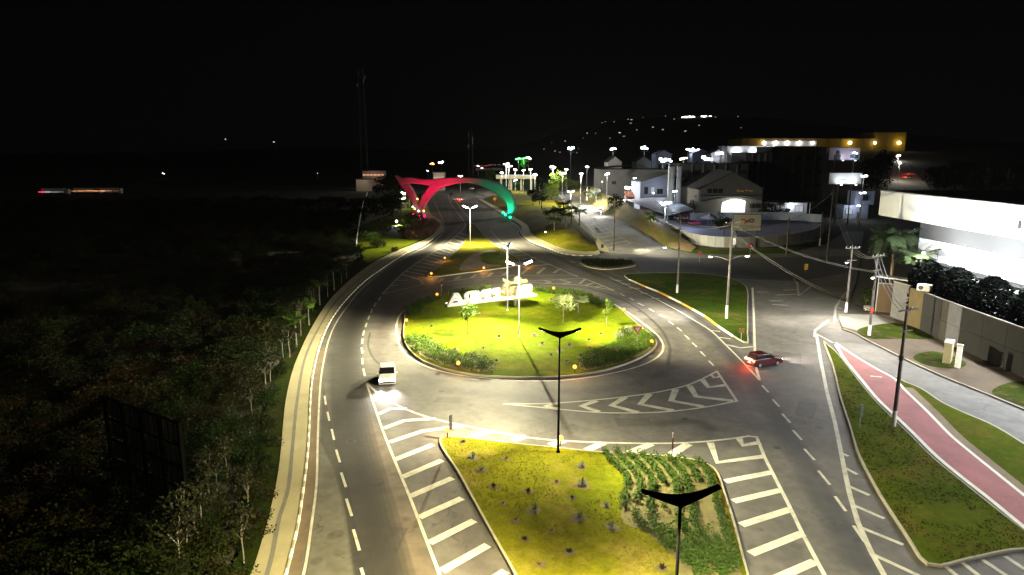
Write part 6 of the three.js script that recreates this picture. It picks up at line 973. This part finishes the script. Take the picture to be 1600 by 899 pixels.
{
  const veh = (px, py, d, rot, label, lampList, kind) => { const p = at(px, py, d), g = ground(p.x, p.z), t = thing(kind, V(p.x, g, p.z), rot, label, kind === 'lorry' ? 'lorry' : 'car'); if (kind === 'lorry') { mesh('trailer', rbox(13, 2.7, 2.5, 0.1, 0, 2.3, 0), M.white, t); mesh('cab', rbox(2.3, 2.9, 2.5, 0.2, 8, 1.9, 0), M.white, t); for (const x of [-5, -3.8, 3, 8]) mesh('wheel', new THREE.CylinderGeometry(0.5, 0.5, 2.5, 14).rotateX(Math.PI / 2).translate(x, 0.5, 0), M.rubber, t); } for (const [x, y, w, c, k] of lampList) mesh('marker_light', rbox(w, 0.26, 0.3, 0.08, x, y, 1.35), glow(c, k), t); return t; };
  const RD = [1, 0.04, 0.1], OR = [1, 0.42, 0.16], WH = [0.85, 0.9, 0.9];
  veh(84, 303, 395, 0, 'distant lorry with red tail and pale side lights on the far left road', [[-6.2, 1.6, 3.6, RD, 3], [-2.6, 1.6, 3.2, WH, 0.9], [1.5, 1.6, 4.5, WH, 0.4], [5.2, 1.7, 2.4, WH, 0.2]], 'lorry');
  veh(134, 301, 400, 0, 'distant lorry with a row of orange lights, middle of the far left road', [[-6, 1.8, 3, OR, 0.9], [-2, 1.9, 4, OR, 1.2], [3, 2.0, 5, OR, 1.4]], 'lorry');
  veh(166, 301.5, 400, 0, 'distant lorry with fading orange lights, rightmost on the far left road', [[-5, 1.9, 3, OR, 1.8], [-1.5, 1.9, 3, OR, 1.8], [2, 2.0, 4, OR, 0.6], [6.5, 2.0, 3, OR, 0.2]], 'lorry');
  veh(752, 248, 800, 0, 'distant lorry trailing red lights on the road beyond the arch', [[-6, 6, 5, RD, 1.6], [0, 6, 5, [1, 0.2, 0.15], 1.0], [6, 6.2, 5, RD, 1.8]], 'lorry'); veh(773, 247, 800, 0, 'distant lorry with pinkish lights, right of the red one beyond the arch', [[-5, 7, 4, [1, 0.5, 0.45], 0.8], [0, 7, 3, [1, 0.6, 0.5], 0.6], [5, 7.2, 3, [1, 0.6, 0.5], 0.5]], 'lorry');
  const far = [[737, 296, Math.PI + 0.3, 'distant car with orange tail lights under the right half of the arch', 330], [1422, 279, Math.PI, 'red-lit car climbing the road at the far right, left of two', 430], [1427, 274, Math.PI, 'red-lit car climbing the road at the far right, right of two', 450]];
  far.forEach(([x, y, r, l], i) => { const p = i ? T(x, y) : G(x, y), c = copy(car3, p, r, l); for (const q of c.children.filter((q) => q.isLight || q.name === 'lamp_aim')) c.remove(q); paintCar(c, i ? greyPaint : white); lights(c, carOff.head, tailFar, 0, i ? 300 : 60); });
}

// thin night haze round the lamps
scene.fog = new THREE.FogExp2(0xffffff, 0.000018);
renderer.render(scene, camera);
